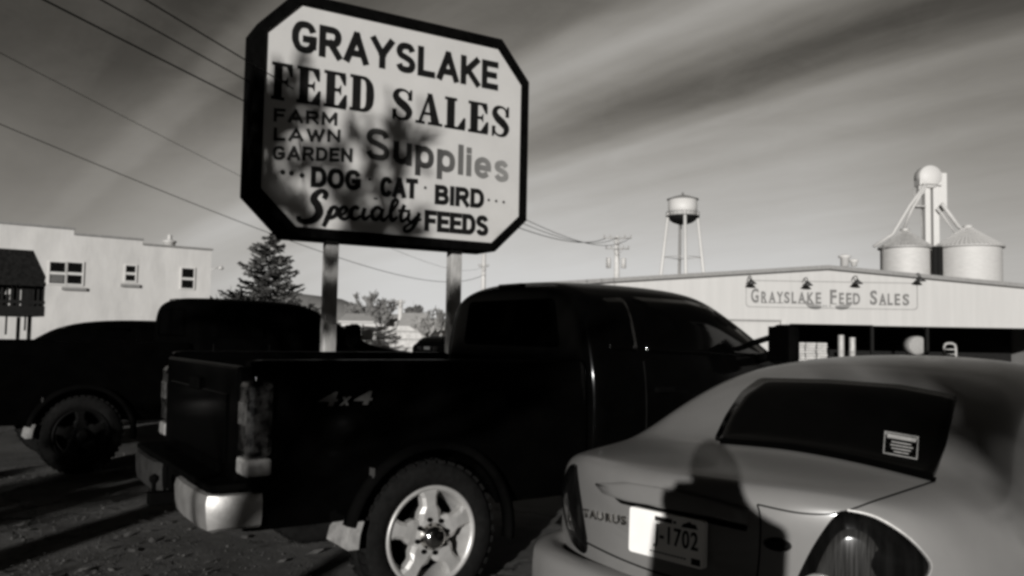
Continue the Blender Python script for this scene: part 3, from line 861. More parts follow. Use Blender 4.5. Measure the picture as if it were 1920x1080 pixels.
        for i in range(len(col) - 1):
            for j in range(n_): fs.append((i * n_ + j, i * n_ + (j + 1) % n_, i * n_ + n_ + (j + 1) % n_, i * n_ + n_ + j))
        fs += [tuple(range(n_)), tuple((len(col) - 1) * n_ + k for k in range(n_))]
        q.add(vs, fs, True)
        bf = q.build('bumper_face', STEEL if s < 0 else mat('grimy_bumper_steel', .02, .7, spec=.1, var=.5, scale=8), bpo); sharpen(bf, 35)  # the left face gets a darker steel than the right
    ht = MB().box((-.17, 0, .56), (.22, .07, .07), bev=.008)
    ht.lathe([(.012, 0), (.012, .05), (.026, .07), (.026, .09), (0, .108)], (-.25, 0, .59), 'Z', 16)
    ht.build('tow_hitch', TRIM, bpo)
    MB().box((L - .02, 0, .88), (.06, 1.1, .30), bev=.03).build('grille', TRIM, root)
    MB().box((L + .02, 0, .58), (.14, 1.85, .2), bev=.05).build('bumper', STEEL, root)
    un = MB().box((L / 2, 0, .56), (.2, .9, .1)); un.box((axle, 0, .48), (.2, .9, .12)); un.box((fax, 0, .48), (.2, .9, .12)); un.box(((L) / 2, .42, .56), (L - .6, .08, .14)); un.box(((L) / 2, -.42, .56), (L - .6, .08, .14))
    un.tube([(axle, -.8, wr), (axle, .8, wr)], .06); un.tube([(fax, -.8, wr), (fax, .8, wr)], .05)
    un.build('chassis', TRIM, root)
    if hero:
        for s in (-1, 1):
            dc = MB()
            ex, en = Vector((-s, 0, 0)), Vector((0, s, 0))
            org = Vector((.31 + (.29 if s > 0 else 0), s * .982, 1.13))
            sk = Vector((0, 0, 1)) + ex * .35
            for ch, a0, a1, hh in (('4', 0, .10, .07), ('x', .12, .17, .045), ('4', .19, .29, .07)):
                put_text(dc, ch, org, ex, sk, en, a0, a1, 0, hh, .004, bold=.02)
            dc.build('drive_lettering', mat('pale_decal', .11, .5, .2, .3), root)
    return root

# ---------------------------------------------------------------- ground
def sheet(name, pts, z, m, kind='structure'):
    mb = MB(); mb.add([(p[0], p[1], z) for p in pts], [tuple(range(len(pts)))])
    return tag(mb.build(name, m), kind=kind)
GROUND = mat('dry_winter_grass', 0.10, 0.95, spec=0.05, var=0.4, scale=.35, bump=0.5, bscale=4)
def asphalt():
    m = mat('worn_asphalt', 0.070, 0.9, spec=0.08, var=0.45, scale=.9, bump=0.0)
    t = m.node_tree; b = t.nodes['Principled BSDF']
    co = nd(t, 'ShaderNodeTexCoord')
    n1 = nd(t, 'ShaderNodeTexNoise'); n1.inputs['Scale'].default_value = 90; n1.inputs['Detail'].default_value = 4
    n2 = nd(t, 'ShaderNodeTexNoise'); n2.inputs['Scale'].default_value = 5; n2.inputs['Detail'].default_value = 8
    v = nd(t, 'ShaderNodeTexVoronoi'); v.feature = 'DISTANCE_TO_EDGE'; v.inputs['Scale'].default_value = .55
    wv = nd(t, 'ShaderNodeVectorMath', operation='ADD')
    sc2 = nd(t, 'ShaderNodeVectorMath', operation='SCALE'); sc2.inputs['Scale'].default_value = .35
    t.links.new(n2.outputs['Color'], sc2.inputs[0])
    t.links.new(co.outputs['Object'], wv.inputs[0]); t.links.new(sc2.outputs[0], wv.inputs[1])
    t.links.new(wv.outputs[0], v.inputs['Vector'])
    t.links.new(co.outputs['Object'], n1.inputs['Vector']); t.links.new(co.outputs['Object'], n2.inputs['Vector'])
    ck = ramp(t, v.outputs['Distance'], [(0.0, 0.0), (0.012, 1.0)])
    h = math_node(t, 'ADD', math_node(t, 'ADD', math_node(t, 'MULTIPLY', n1.outputs['Fac'], .5), math_node(t, 'MULTIPLY', n2.outputs['Fac'], 1.0)), math_node(t, 'MULTIPLY', ck, .4))
    bp = nd(t, 'ShaderNodeBump'); bp.inputs['Strength'].default_value = .8; bp.inputs['Distance'].default_value = .025
    t.links.new(h, bp.inputs['Height']); t.links.new(bp.outputs[0], b.inputs['Normal'])
    old = b.inputs['Base Color'].links[0].from_socket
    mx = nd(t, 'ShaderNodeMix', data_type='RGBA', blend_type='MULTIPLY'); mx.inputs[0].default_value = 1
    sp_ = ramp(t, math_node(t, 'MULTIPLY', math_node(t, 'ADD', n1.outputs['Fac'], math_node(t, 'MULTIPLY', ck, .5)), .66), [(0.3, .45), (.75, 1.5)])
    t.links.new(old, mx.inputs[6]); t.links.new(sp_, mx.inputs[7]); t.links.new(mx.outputs[2], b.inputs['Base Color'])
    return m
sheet('ground', [(-1500, -300), (1500, -300), (1500, 2500), (-1500, 2500)], 0, GROUND)
sheet('pavement', [(-22, -14), (40, -14), (40, 47), (-6, 47), (-22, 34)], .004, asphalt())
sheet('gravel_ground', [(-26, 47.5), (60, 47.5), (60, 75), (-40, 95)], .004, mat('pale_gravel', .28, .95, spec=.05, var=.25, scale=2, bump=.3))
# far hill, as terrain
hv = []; hf = []
for i in range(41):
    for j in range(7):
        x = -420 + i * 14; q = j / 6
        hh = (17 + 5 * math.sin(i * .37) + 3 * math.sin(i * .9 + 1)) * math.exp(-((x + 150) / 190) ** 2)
        hv.append((x, 430 + 90 * q, max(-1, hh * math.sin(PI * min(.98, q * .9 + .03)) + 1.0 * math.sin(i * 2.1 + j))))
for i in range(40):
    for j in range(6): hf.append((i * 7 + j, i * 7 + j + 1, i * 7 + j + 8, i * 7 + j + 7))
tag(MB().add(hv, hf, True).build('hill', mat('distant_hill', .22, .95, spec=.02, var=.2, scale=.05)), kind='structure')

# ---------------------------------------------------------------- the feed store's pole sign
SA = R(59)
SU = Vector((math.sin(SA), math.cos(SA), 0)); SN = Vector((SU.y, -SU.x, 0)); SZ = Vector((0, 0, 1))
SP = at(488, 354, 8.2); SP.z = 0
def suv(px, py):
    r = ray(px, py); t = (SP - EYE).dot(SN) / r.dot(SN)
    p = EYE + r * t
    return ((p - SP).dot(SU), p.z)
sign = empty('store_sign', SP + SU * 1.5, 0, 'big white octagonal feed store sign in a thick black frame on two posts', 'sign')
so = SP - (SP + SU * 1.5)          # plane origin in the sign's own frame (its Empty stands between the posts)
so = Vector((so.x, so.y, 0))
IN = [(.34, 4.885), (2.70, 4.885), (3.035, 4.50), (3.03, 2.92), (2.66, 2.575), (.36, 2.575), (0, 2.93), (0, 4.53)]
OUT = [(.29, 5.0), (2.745, 5.0), (3.13, 4.55), (3.125, 2.875), (2.70, 2.475), (.315, 2.475), (-.10, 2.885), (-.10, 4.575)]
fr = MB()
fr.ringprism(OUT, IN, so + SN * .03, SU, SZ, -SN, .46)
fr.build('frame', BLACK_FRAME, sign)
fc = MB(); fc.prism([(p[0] * 1.006 - .009, p[1]) for p in IN], so, SU, SZ, -SN, .40)
face = fc.build('sign_face', WHITE_SIGN, sign)
LO = so + SN * .002
def line(name, s, tl, bl, tr, br, m, bold, spacing=1.0):
    """one painted line, from its measured corners"""
    a, b, c, d = suv(*tl), suv(*bl), suv(*tr), suv(*br)
    mb = MB()
    vs, fs = text_geo(s, bold, spacing)
    V = []
    for v in vs:
        lo = Vector((b[0] + (d[0] - b[0]) * v[0], b[1] + (d[1] - b[1]) * v[0]))
        hi = Vector((a[0] + (c[0] - a[0]) * v[0], a[1] + (c[1] - a[1]) * v[0]))
        p = lo.lerp(hi, v[1])
        V.append(LO + SU * p.x + SZ * p.y + SN * (.004 * v[2]))
    mb.add(V, fs)
    return mb.build(name, m, face)
GL = {
 'G': (.80, [('c', [(.98, .74), (.80, .95), (.5, 1), (.2, .93), (.02, .68), (0, .5), (.02, .32), (.2, .07), (.5, 0), (.8, .05), (.99, .26)]), ('l', [(.99, .20), (.99, .46)]), ('l', [(.60, .44), (1, .44)])]),
 'R': (.74, [('l', [(0, 0), (0, 1)]), ('l', [(0, 1), (.5, 1)]), ('c', [(.45, 1), (.80, .97), (.95, .82), (.93, .62), (.78, .49), (.45, .46)]), ('l', [(0, .46), (.5, .46)]), ('l', [(.5, .46), (1, 0)])]),
 'A': (.86, [('l', [(0, 0), (.48, 1)]), ('l', [(.52, 1), (1, 0)]), ('l', [(.22, .26), (.78, .26)])]),
 'Y': (.82, [('l', [(0, 1), (.5, .44)]), ('l', [(1, 1), (.5, .44)]), ('l', [(.5, .46), (.5, 0)])]),
 'S': (.70, [('c', [(.95, .80), (.80, .96), (.5, 1), (.18, .95), (.03, .77), (.14, .60), (.5, .51), (.86, .40), (.98, .23), (.84, .05), (.5, 0), (.18, .04), (.02, .20)])]),
 'L': (.60, [('l', [(0, 0), (0, 1)]), ('l', [(0, 0), (1, 0)])]),
 'K': (.76, [('l', [(0, 0), (0, 1)]), ('l', [(.05, .38), (.95, 1)]), ('l', [(.30, .56), (1, 0)])]),
 'E': (.62, [('l', [(0, 0), (0, 1)]), ('l', [(0, 0), (1, 0)]), ('l', [(0, 1), (1, 1)]), ('l', [(0, .51), (.88, .51)])]),
 'F': (.60, [('l', [(0, 0), (0, 1)]), ('l', [(0, 1), (1, 1)]), ('l', [(0, .50), (.86, .50)])]),
 'M': (.95, [('l', [(0, 0), (0, 1)]), ('l', [(1, 0), (1, 1)]), ('l', [(.04, 1), (.5, .22)]), ('l', [(.96, 1), (.5, .22)])]),
 'W': (1.1, [('l', [(0, 1), (.25, 0)]), ('l', [(.25, 0), (.5, .9)]), ('l', [(.5, .9), (.75, 0)]), ('l', [(.75, 0), (1, 1)])]),
 'N': (.76, [('l', [(0, 0), (0, 1)]), ('l', [(1, 0), (1, 1)]), ('l', [(.03, 1), (.97, 0)])]),
 'D': (.74, [('l', [(0, 0), (0, 1)]), ('l', [(0, 1), (.4, 1)]), ('l', [(0, 0), (.4, 0)]), ('c', [(.35, 1), (.70, .96), (.95, .76), (1, .5), (.95, .24), (.70, .04), (.35, 0)])]),
 'O': (.80, [('c', [(.5, 1), (.18, .93), (.0, .68), (0, .32), (.18, .07), (.5, 0), (.82, .07), (1, .32), (1, .68), (.82, .93), (.5, 1)])]),
 'C': (.74, [('c', [(.98, .74), (.80, .95), (.5, 1), (.2, .93), (.02, .68), (0, .5), (.02, .32), (.2, .07), (.5, 0), (.8, .05), (.98, .26)])]),
 'T': (.70, [('l', [(0, 1), (1, 1)]), ('l', [(.5, 0), (.5, 1)])]),
 'B': (.72, [('l', [(0, 0), (0, 1)]), ('l', [(0, 1), (.5, 1)]), ('l', [(0, .52), (.5, .52)]), ('l', [(0, 0), (.5, 0)]), ('c', [(.45, 1), (.80, .96), (.90, .77), (.78, .58), (.45, .52)]), ('c', [(.45, .52), (.86, .47), (1, .27), (.88, .05), (.45, 0)])]),
 'I': (.0, [('l', [(.5, 0), (.5, 1)])]),
 'u': (.50, [('l', [(0, .66), (0, .2)]), ('c', [(0, .24), (.10, .05), (.42, 0), (.8, .08), (1, .28)]), ('l', [(1, .66), (1, 0)])]),
 'p': (.52, [('l', [(0, .66), (0, -.32)]), ('c', [(0, .42), (.2, .62), (.55, .66), (.9, .56), (1, .33), (.9, .1), (.55, 0), (.2, .05), (0, .22)])]),
 'l': (.0, [('l', [(.5, 0), (.5, 1)])]),
 'i': (.0, [('l', [(.5, 0), (.5, .66)]), ('l', [(.5, .93), (.5, .95)])]),
 'e': (.50, [('l', [(.02, .33), (1, .33)]), ('c', [(1, .33), (.93, .56), (.5, .66), (.08, .54), (0, .33), (.08, .1), (.5, 0), (.92, .12)])]),
 's': (.44, [('c', [(.94, .54), (.75, .65), (.45, .66), (.1, .58), (.1, .42), (.5, .34), (.9, .25), (.94, .09), (.6, 0), (.25, .01), (.02, .13)])]),
}
def line(name, s, tl, bl, tr, br, m, wt, gap=.30):
    """one painted line in hand-lettered strokes, between its measured corners; wt = stroke width over cap height"""
    a, b, c, d = suv(*tl), suv(*bl), suv(*tr), suv(*br)
    H = ((a[1] - b[1]) + (c[1] - d[1])) / 2
    u0, u1 = (a[0] + b[0]) / 2, (c[0] + d[0]) / 2
    W = u1 - u0
    ws = [GL[ch][0] + wt for ch in s]
    tot = sum(ws) + gap * (len(s) - 1)
    kx = W / tot                                        # metres per unit of letter width
    mb = MB(); x = 0; q = 0
    for ch, wd in zip(s, ws):
        for typ, pts in GL[ch][1]:
            P = [Vector(((x + wt / 2 + p[0] * GL[ch][0]) * kx, (wt / 2 + p[1] * (1 - wt)) * H)) for p in pts]
            if typ == 'c': P = spline(P, 5)
            hw = wt * H
            e0 = (P[0] - P[1]).normalized(); e1 = (P[-1] - P[-2]).normalized()
            if typ == 'l':
                P[0] = P[0] + e0 * hw * .5; P[-1] = P[-1] + e1 * hw * .5
            out = []
            for p in P:
                f = p.x / W
                out.append((u0 + p.x, b[1] + (d[1] - b[1]) * f + p.y))
            kk = min(1.0, kx / H * 1.05)
            stroke(mb, out, hw, LO, SU, SZ, SN, .004 + .00025 * (q % 9)); q += 1
        x += wd + gap
    return mb.build(name, m, face)
line('lettering', 'GRAYSLAKE', (549, 34), (549, 96), (932, 118), (932, 170), INK, 0.21, 0.2)
SLAB = {}
def slab(mb, ch, x0, x1, z0, z1):
    """fat slab-serif capital in the unit box"""
    def B(a, b, c, d): mb.prism([(x0 + (x1 - x0) * p, z0 + (z1 - z0) * q) for p, q in ((a, c), (b, c), (b, d), (a, d))], LO, SU, SZ, SN, .004)
    def P(pl): mb.prism([(x0 + (x1 - x0) * p, z0 + (z1 - z0) * q) for p, q in pl], LO, SU, SZ, SN, .004)
    def K(pts, wd): 
        pp = spline(pts, 8); ww = [wd[min(len(wd) - 1, int(i / 8))] * (1 - (i % 8) / 8) + wd[min(len(wd) - 1, int(i / 8) + 1)] * ((i % 8) / 8) for i in range(len(pp))]
        sx, sz = (x1 - x0), (z1 - z0)
        stroke(mb, [(x0 + sx * p[0], z0 + sz * p[1]) for p in pp], [q * sx for q in ww], LO, SU, SZ, SN, .004)
    if ch in 'FEL':
        B(.10, .46, .06, .94); B(0, .58, 0, .09)
        if ch != 'L':
            B(0, .9, .91, 1); P([(.62, .92), (.92, .92), (.92, .66), (.84, .66)]); B(.46, .66, .46, .55); P([(.58, .505), (.72, .36), (.72, .66)])
        else: B(0, .56, .91, 1)
        if ch in 'EL': B(0, .95, 0, .09); P([(.60, .08), (.97, .08), (.97, .40), (.88, .40)])
    if ch == 'D':
        B(.10, .44, .06, .94); B(0, .5, 0, .09); B(0, .5, .91, 1)
        K([(.44, .955), (.66, .92), (.80, .76), (.83, .5), (.80, .24), (.66, .08), (.44, .045)], [.10, .18, .30, .34, .30, .18, .10])
    if ch == 'S':
        K([(.82, .74), (.74, .90), (.50, .965), (.26, .90), (.19, .74), (.34, .59), (.60, .46), (.80, .30), (.72, .11), (.48, .04), (.24, .10), (.13, .27)], [.10, .10, .11, .2, .30, .36, .38, .32, .2, .11, .10, .12])
        P([(.74, .66), (.93, .66), (.93, 1), (.84, 1)]); P([(.05, 0), (.14, 0), (.24, .33), (.05, .33)])
    if ch == 'A':
        P([(.10, .05), (.22, .05), (.52, .9), (.46, 1)]); P([(.58, .05), (.90, .05), (.60, 1), (.42, 1)])
        B(.26, .66, .30, .39); B(0, .34, 0, .09); B(.46, 1.0, 0, .09)
def slab_word(mb, wrd, widths, tl, bl, tr, br, gap=.10):
    a, b, c, d = suv(*tl), suv(*bl), suv(*tr), suv(*br)
    u0, u1 = (a[0] + b[0]) / 2, (c[0] + d[0]) / 2
    tot = sum(widths) + gap * (len(wrd) - 1)
    x = u0
    for ch, wd in zip(wrd, widths):
        wv = wd / tot * (u1 - u0)
        f = (x + wv / 2 - u0) / (u1 - u0)
        zt, zb = a[1] + (c[1] - a[1]) * f, b[1] + (d[1] - b[1]) * f
        slab(mb, ch, x, x + wv, zb, zt)
        x += wv + gap / tot * (u1 - u0)
mb = MB(); mb2 = MB()
slab_word(mb, 'FEED', [.9, 1, 1, 1.05], (509, 115), (509, 186), (701, 146), (701, 213))
slab_word(mb2, 'SALES', [.9, 1.15, .95, .95, .9], (734, 163), (734, 222), (956, 202), (956, 260))
mb.build('lettering', INK, face); mb2.build('lettering', INK, face)
line('lettering', 'FARM', (513, 203), (513, 228), (632, 211), (632, 236), INK_GREY, .23, .20)
line('lettering', 'LAWN', (513, 238), (513, 264), (638, 244), (638, 267), INK_GREY, .23, .20)
line('lettering', 'GARDEN', (511, 272), (511, 300), (660, 279), (660, 304), INK_GREY, .23, .22)
PALING = mat('faded_red_sign_paint', 0.035, 0.75, spec=0.1, var=0.3, scale=8)
t_ = PALING.node_tree                                     # the paint grows paler towards the right end of the word
co_ = nd(t_, 'ShaderNodeTexCoord'); sx_ = nd(t_, 'ShaderNodeSeparateXYZ'); t_.links.new(co_.outputs['Object'], sx_.inputs[0])
fr_ = nd(t_, 'ShaderNodeMapRange'); fr_.inputs['From Min'].default_value = .25; fr_.inputs['From Max'].default_value = 1.15
t_.links.new(sx_.outputs[0], fr_.inputs['Value'])
b_ = t_.nodes['Principled BSDF']; old_ = b_.inputs['Base Color'].links[0].from_socket
mx_ = nd(t_, 'ShaderNodeMix', data_type='RGBA'); t_.links.new(fr_.outputs[0], mx_.inputs[0]); t_.links.new(old_, mx_.inputs[6])
mx_.inputs[7].default_value = (.20, .195, .185, 1); t_.links.new(mx_.outputs[2], b_.inputs['Base Color'])
line('lettering', 'Supplies', (686, 242), (686, 297), (953, 284), (953, 343), PALING, .185, .16)
line('lettering', 'DOG', (584, 312), (584, 351), (675, 319), (675, 358), INK, 0.24, 0.17)
line('lettering', 'CAT', (714, 330), (714, 369), (781, 336), (781, 373), INK, 0.24, 0.17)
line('lettering', 'BIRD', (816, 346), (816, 383), (906, 355), (906, 391), INK, 0.24, 0.17)
line('lettering', 'FEEDS', (797, 393), (797, 433), (914, 405), (914, 443), INK, 0.24, 0.17)
for px, py in ((530, 323), (546, 325), (566, 329), (693, 336), (797, 352), (916, 375), (930, 377), (944, 379)):
    u, z = suv(px, py); r0 = .026 if px < 600 else .016
    MB().prism([(u + r0 * math.cos(2 * PI * k / 12), z + r0 * math.sin(2 * PI * k / 12)) for k in range(12)], LO, SU, SZ, SN, .004).build('painted_dot', INK_GREY, face)
# brush script "Specialty", stroke by stroke (pixel track of each letter)
scm = MB()
def brush(pts, wds, k=6):
    p2 = [suv(*p) for p in pts]
    ss = spline(p2, k)
    ww = []
    for i in range(len(ss)):
        a = min(len(wds) - 1, i // k); b = min(len(wds) - 1, a + 1); t = (i % k) / k
        ww.append((wds[a] * (1 - t) + wds[b] * t) * .0062)
    stroke(scm, [(p[0], p[1]) for p in ss], ww, LO, SU, SZ, SN, .004)
brush([(607, 373), (611, 364), (604, 358), (593, 363), (588, 374), (595, 385), (598, 398), (589, 411), (573, 416), (561, 412), (560, 405)], [8, 10, 8, 10, 13, 14, 14, 12, 10, 9, 8])
brush([(622, 389), (614, 408), (606, 425)], [8, 9, 7]); brush([(614, 400), (624, 389), (632, 392), (629, 403), (619, 409), (612, 406)], [6, 7, 8, 8, 6, 5])
brush([(633, 405), (644, 401), (650, 393), (645, 388), (637, 394), (637, 406), (646, 411), (655, 406)], [5, 5, 6, 6, 8, 8, 6, 5])
brush([(672, 393), (667, 388), (659, 394), (658, 406), (666, 411), (676, 405)], [7, 7, 8, 8, 6, 5])
brush([(684, 390), (680, 404), (684, 411), (694, 404)], [7, 8, 7, 5]); brush([(704, 371), (704, 374)], [7, 7])
brush([(716, 394), (707, 389), (698, 397), (699, 409), (707, 411), (715, 400)], [6, 7, 8, 8, 6, 5]); brush([(718, 391), (714, 406), (719, 413), (728, 405)], [7, 8, 7, 5])
brush([(728, 405), (744, 383), (744, 375), (737, 378), (732, 398), (735, 413), (745, 407)], [5, 5, 6, 7, 8, 8, 5])
brush([(758, 384), (751, 404), (754, 415), (764, 408)], [7, 8, 7, 5]); brush([(746, 395), (769, 396)], [5, 5])
brush([(767, 399), (765, 411), (771, 416), (781, 406)], [7, 7, 6, 5]); brush([(786, 399), (779, 418), (770, 431), (760, 434), (758, 427), (770, 419), (790, 411)], [7, 8, 7, 6, 6, 5, 4])
scm.build('lettering', INK, face)
for u in (.82, 2.30):
    pb = MB().box((0, 0, 1.45), (.135, .135, 2.9), bev=.008)
    p = pb.build('post', POST, sign, so + SU * u - SN * .22)
    p.rotation_euler = (0, 0, math.atan2(SU.y, SU.x))
# plywood back and angle irons
bk = MB(); bk.prism([(p[0], p[1]) for p in IN], so - SN * .42, SU, SZ, -SN, .02); bk.build('back_panel', BLACK_FRAME, sign)

# ---------------------------------------------------------------- the cars
A_SED = 47.5
Fv = lambda d: Vector((math.sin(R(d)), math.cos(R(d)), 0)); Rv = lambda d: Vector((math.cos(R(d)), -math.sin(R(d)), 0))
plate = at(1255, 1004, 2.84); plate.z = 0
sed, sbvh = sedan(plate - Fv(A_SED) * .085 - Rv(A_SED) * .03, A_SED, SILVER, True, 'silver four door sedan with a small oval badge, sticker in the rear window', 'car', None)
A_TR = 56
hub = Vector((-.397, 4.566, 0))
pickup(hub - Fv(A_TR) * 1.0 - Rv(A_TR) * .985, A_TR, BLACK_PAINT, 2.12, 2.24, 3.36, 4.12, 5.60, 1.0, 'black pickup truck with five spoke alloy wheel, parked next to the silver sedan', 'pickup truck', 'pickup trucks parked in a row', hero=True)
A3 = 53
c3 = at(376, 600, 9.3); c3.z = 0
pickup(c3 - Fv(A3) * 2.2 - Rv(A3) * .97, A3, DARK_PAINT, 2.15, 2.28, 3.62, 4.42, 5.75, 1.05, 'dark pickup truck behind the left sign post, parked beyond the nearer black pickup', 'pickup truck', 'pickup trucks parked in a row', doors=2)
def wagon(loc, heading, paint, label, cat):
    root = empty('parked_wagon', loc, R(90 - heading), label, cat)
    bpy.context.view_layer.update()
    def k(zb, sh, by, bz, my, mz, ry, rz, cz): return [(.80, zb), (.90, .42), (.925, .68), (.91, sh), (by, bz), (my, mz), (ry, rz), (.3, cz)]
    S = [
        (.05, .14, .40, k(.40, .86, .80, .98, .74, 1.05, .55, 1.10, 1.11), 1.115),
        (.14, .12, .30, k(.30, .90, .84, 1.02, .76, 1.12, .60, 1.18, 1.195), 1.20),
        (.42, .05, .24, k(.22, .93, .85, 1.05, .765, 1.28, .63, 1.40, 1.42), 1.43),
        (.80, 0, .22, k(.2, .93, .85, 1.05, .765, 1.33, .64, 1.545, 1.585), 1.595),
        (1.4, 0, .2, k(.2, .93, .85, 1.04, .765, 1.34, .64, 1.60, 1.645), 1.655),
        (2.3, 0, .2, k(.2, .92, .85, 1.02, .765, 1.34, .64, 1.60, 1.645), 1.655),
        (2.9, 0, .2, k(.2, .91, .85, 1.0, .765, 1.30, .63, 1.53, 1.58), 1.59),
        (3.4, 0, .2, k(.2, .90, .85, .98, .75, 1.12, .62, 1.24, 1.28), 1.29),
        (3.75, 0, .2, k(.2, .87, .84, .96, .70, 1.0, .5, 1.03, 1.04), 1.045),
        (4.4, -.08, .24, k(.24, .80, .80, .88, .66, .91, .44, .93, .94), .945),
        (4.7, -.2, .3, k(.3, .70, .74, .76, .6, .79, .4, .80, .81), .815)]
    body, bvh = net_body('body', S, paint, root, levels=2, arches=[(.98, .33), (3.75, .33)], arch_r=.39, arch_y=.62)
    sharpen(body)
    for s in (-1, 1):
        a, b = SIDE(s)
        for poly in ([(.78, 1.10), (1.5, 1.09), (1.5, 1.52), (1.0, 1.50)], [(1.56, 1.09), (2.35, 1.06), (2.35, 1.53), (1.56, 1.53)], [(2.41, 1.06), (3.2, 1.03), (2.85, 1.46), (2.41, 1.52)]):
            patch_obj('side_window', bvh, round_poly(poly, .04), a, b, GLASS_T, root, .003, 0, 4)
        for wx in (.98, 3.75): make_wheel(root, wx, s, s * .80, .335, .215, .215, 'sedan', DWHEEL)
        MB().lathe([(0, -.07), (.07, -.05), (.09, 0), (.08, .06), (0, .07)], (2.98, s * 1.0, 1.08), 'Z', 14).build('side_mirror', paint, root)
        tl = round_poly([(.10, .72), (.12, 1.0), (.34, 1.02), (.30, .74)], .03)
        patch_obj('tail_light', bvh, tl, lambda u, v, s=s: (u - 1.2, 2.0 * s, v), lambda u, v, s=s: (.7, -s, 0), LENS, root, .004, .015, 4)
    patch_obj('rear_window', bvh, round_poly([(.22, -.56), (.22, .56), (.66, .55), (.66, -.55)], .06), lambda u, v: (u, v, 3), lambda u, v: (0, 0, -1), GLASS_T, root, .003, 0, 5)
    patch_obj('windshield', bvh, round_poly([(2.95, -.56), (2.95, .56), (3.6, .62), (3.6, -.62)], .06), lambda u, v: (u, v, 3), lambda u, v: (0, 0, -1), GLASS_T, root, .003, 0, 5)
    MB().box((.04, 0, .52), (.14, 1.6, .22), bev=.06).build('bumper', TRIM, root)
    return root
c4 = at(38, 640, 11.9); c4.z = 0
wagon(c4 - Rv(53) * .8, 53, DARK_PAINT, 'dark wagon with a sloping tailgate, parked in front of the whitewashed brick building', 'car')
c5 = at(800, 640, 41); c5.z = 0
sedan(c5, 8, DARK_PAINT, False, 'small dark car far off between the right sign post and the pale fence', 'car', None)

# ---------------------------------------------------------------- whitewashed building on the left
BU = Vector((.773, .635, 0)); BN = Vector((BU.y, -BU.x, 0))
bE = at(395, 520, 42.0); bE.z = 0                       # its right corner
def bz(px, py):
    r = ray(px, py); t = (bE - EYE).dot(BN) / r.dot(BN); p = EYE + r * t
    return (p - bE).dot(BU), p.z
bld = empty('brick_building', bE - BU * 6, 0, 'two storey whitewashed brick building with a stepped parapet and small sash windows', 'building')
bo_ = bE - (bE - BU * 6)
tops = [(bz(395, 469), bz(271, 460)), (bz(268, 452), bz(143, 443)), (bz(140, 434), bz(40, 430))]
xs = [0, tops[0][1][0] - .1, tops[1][1][0] - .1, -20]
hs = [(tops[0][0][1] + tops[0][1][1]) / 2, (tops[1][0][1] + tops[1][1][1]) / 2, (tops[2][0][1] + tops[2][1][1]) / 2]
hs = [hs[0], max(hs[1], hs[0] + .22), max(hs[2], hs[1] + .22, hs[0] + .46)]
wl = MB(); cp = MB()
wl.prism([(0, 0), (0, hs[0]), (xs[1], hs[0]), (xs[1], hs[1]), (xs[2], hs[1]), (xs[2], hs[2]), (xs[3], hs[2]), (xs[3], 0)], bo_, BU, SZ, -BN, 11)
wl.build('wall', WALL_P, bld)
for i in range(3):
    cp.prism([(xs[i] + (.06 if i == 0 else .05), hs[i]), (xs[i] + (.06 if i == 0 else .05), hs[i] + .09), (xs[i + 1], hs[i] + .09), (xs[i + 1], hs[i])], bo_ + BN * .07, BU, SZ, -BN, .45)
cp.build('coping', ROOF_T, bld)
def sash(px0, px1, py0, py1, sill=True, split=.52, blind=False):
    a, b = bz(px0, py0), bz(px1, py1)
    x0, x1, z1, z0 = a[0], b[0], a[1], b[1]
    fr = MB(); g = MB()
    q = .07
    o = bo_ + BN * .003
    fr.ringprism([(x0 - q, z0 - q), (x1 + q, z0 - q), (x1 + q, z1 + q), (x0 - q, z1 + q)], [(x0, z0), (x1, z0), (x1, z1), (x0, z1)], o, BU, SZ, BN, .05)
    zm = z0 + (z1 - z0) * (1 - split)
    fr.prism([(x0, zm - .06), (x1, zm - .06), (x1, zm + .06), (x0, zm + .06)], o + BN * .004, BU, SZ, BN, .035)
    w_ = fr.build('window', WFRAME, bld)
    g.prism([(x0, z0), (x1, z0), (x1, z1), (x0, z1)], o, BU, SZ, BN, .012)
    g.build('pane', WGLASS, w_)
    if blind:
        MB().prism([(x0 + .05, z0 + .04), (x1 - .05, z0 + .04), (x1 - .05, zm - .08), (x0 + .05, zm - .08)], o + BN * .0125, BU, SZ, BN, .006).build('blind', BLIND, w_)
    if sill:
        MB().prism([(x0 - .2, z0 - .30), (x1 + .2, z0 - .30), (x1 + .2, z0 - .16), (x0 - .2, z0 - .16)], o, BU, SZ, BN, .12).build('sill', ROOF_T, w_)
sash(94, 121, 491, 532, False, blind=True); sash(127, 153, 492, 533)
sash(236, 253, 498, 527, True); sash(341, 362, 503, 541, False)
cx, cz = bz(332, 458)
MB().lathe([(.28, 0), (.28, .35), (.34, .38), (.34, .44), (.12, .5), (.10, .7), (.13, .72), (0, .8)], bo_ + BU * cx + Vector((0, 0, hs[0] - .02)) - BN * 1.2, 'Z', 12).build('roof_vent', GALV, bld)
lm = MB(); lm.tube([bo_ + Vector((0, 0, hs[0] - 1.0)) + BU * .002, bo_ + BU * .45 + Vector((0, 0, hs[0] - .8))], .03, 6)
lm.lathe([(.05, .1), (.14, 0), (.13, -.08), (0, -.12)], bo_ + BU * .5 + Vector((0, 0, hs[0] - .85)), 'Z', 12)
lm.build('wall_lamp', GALV, bld)

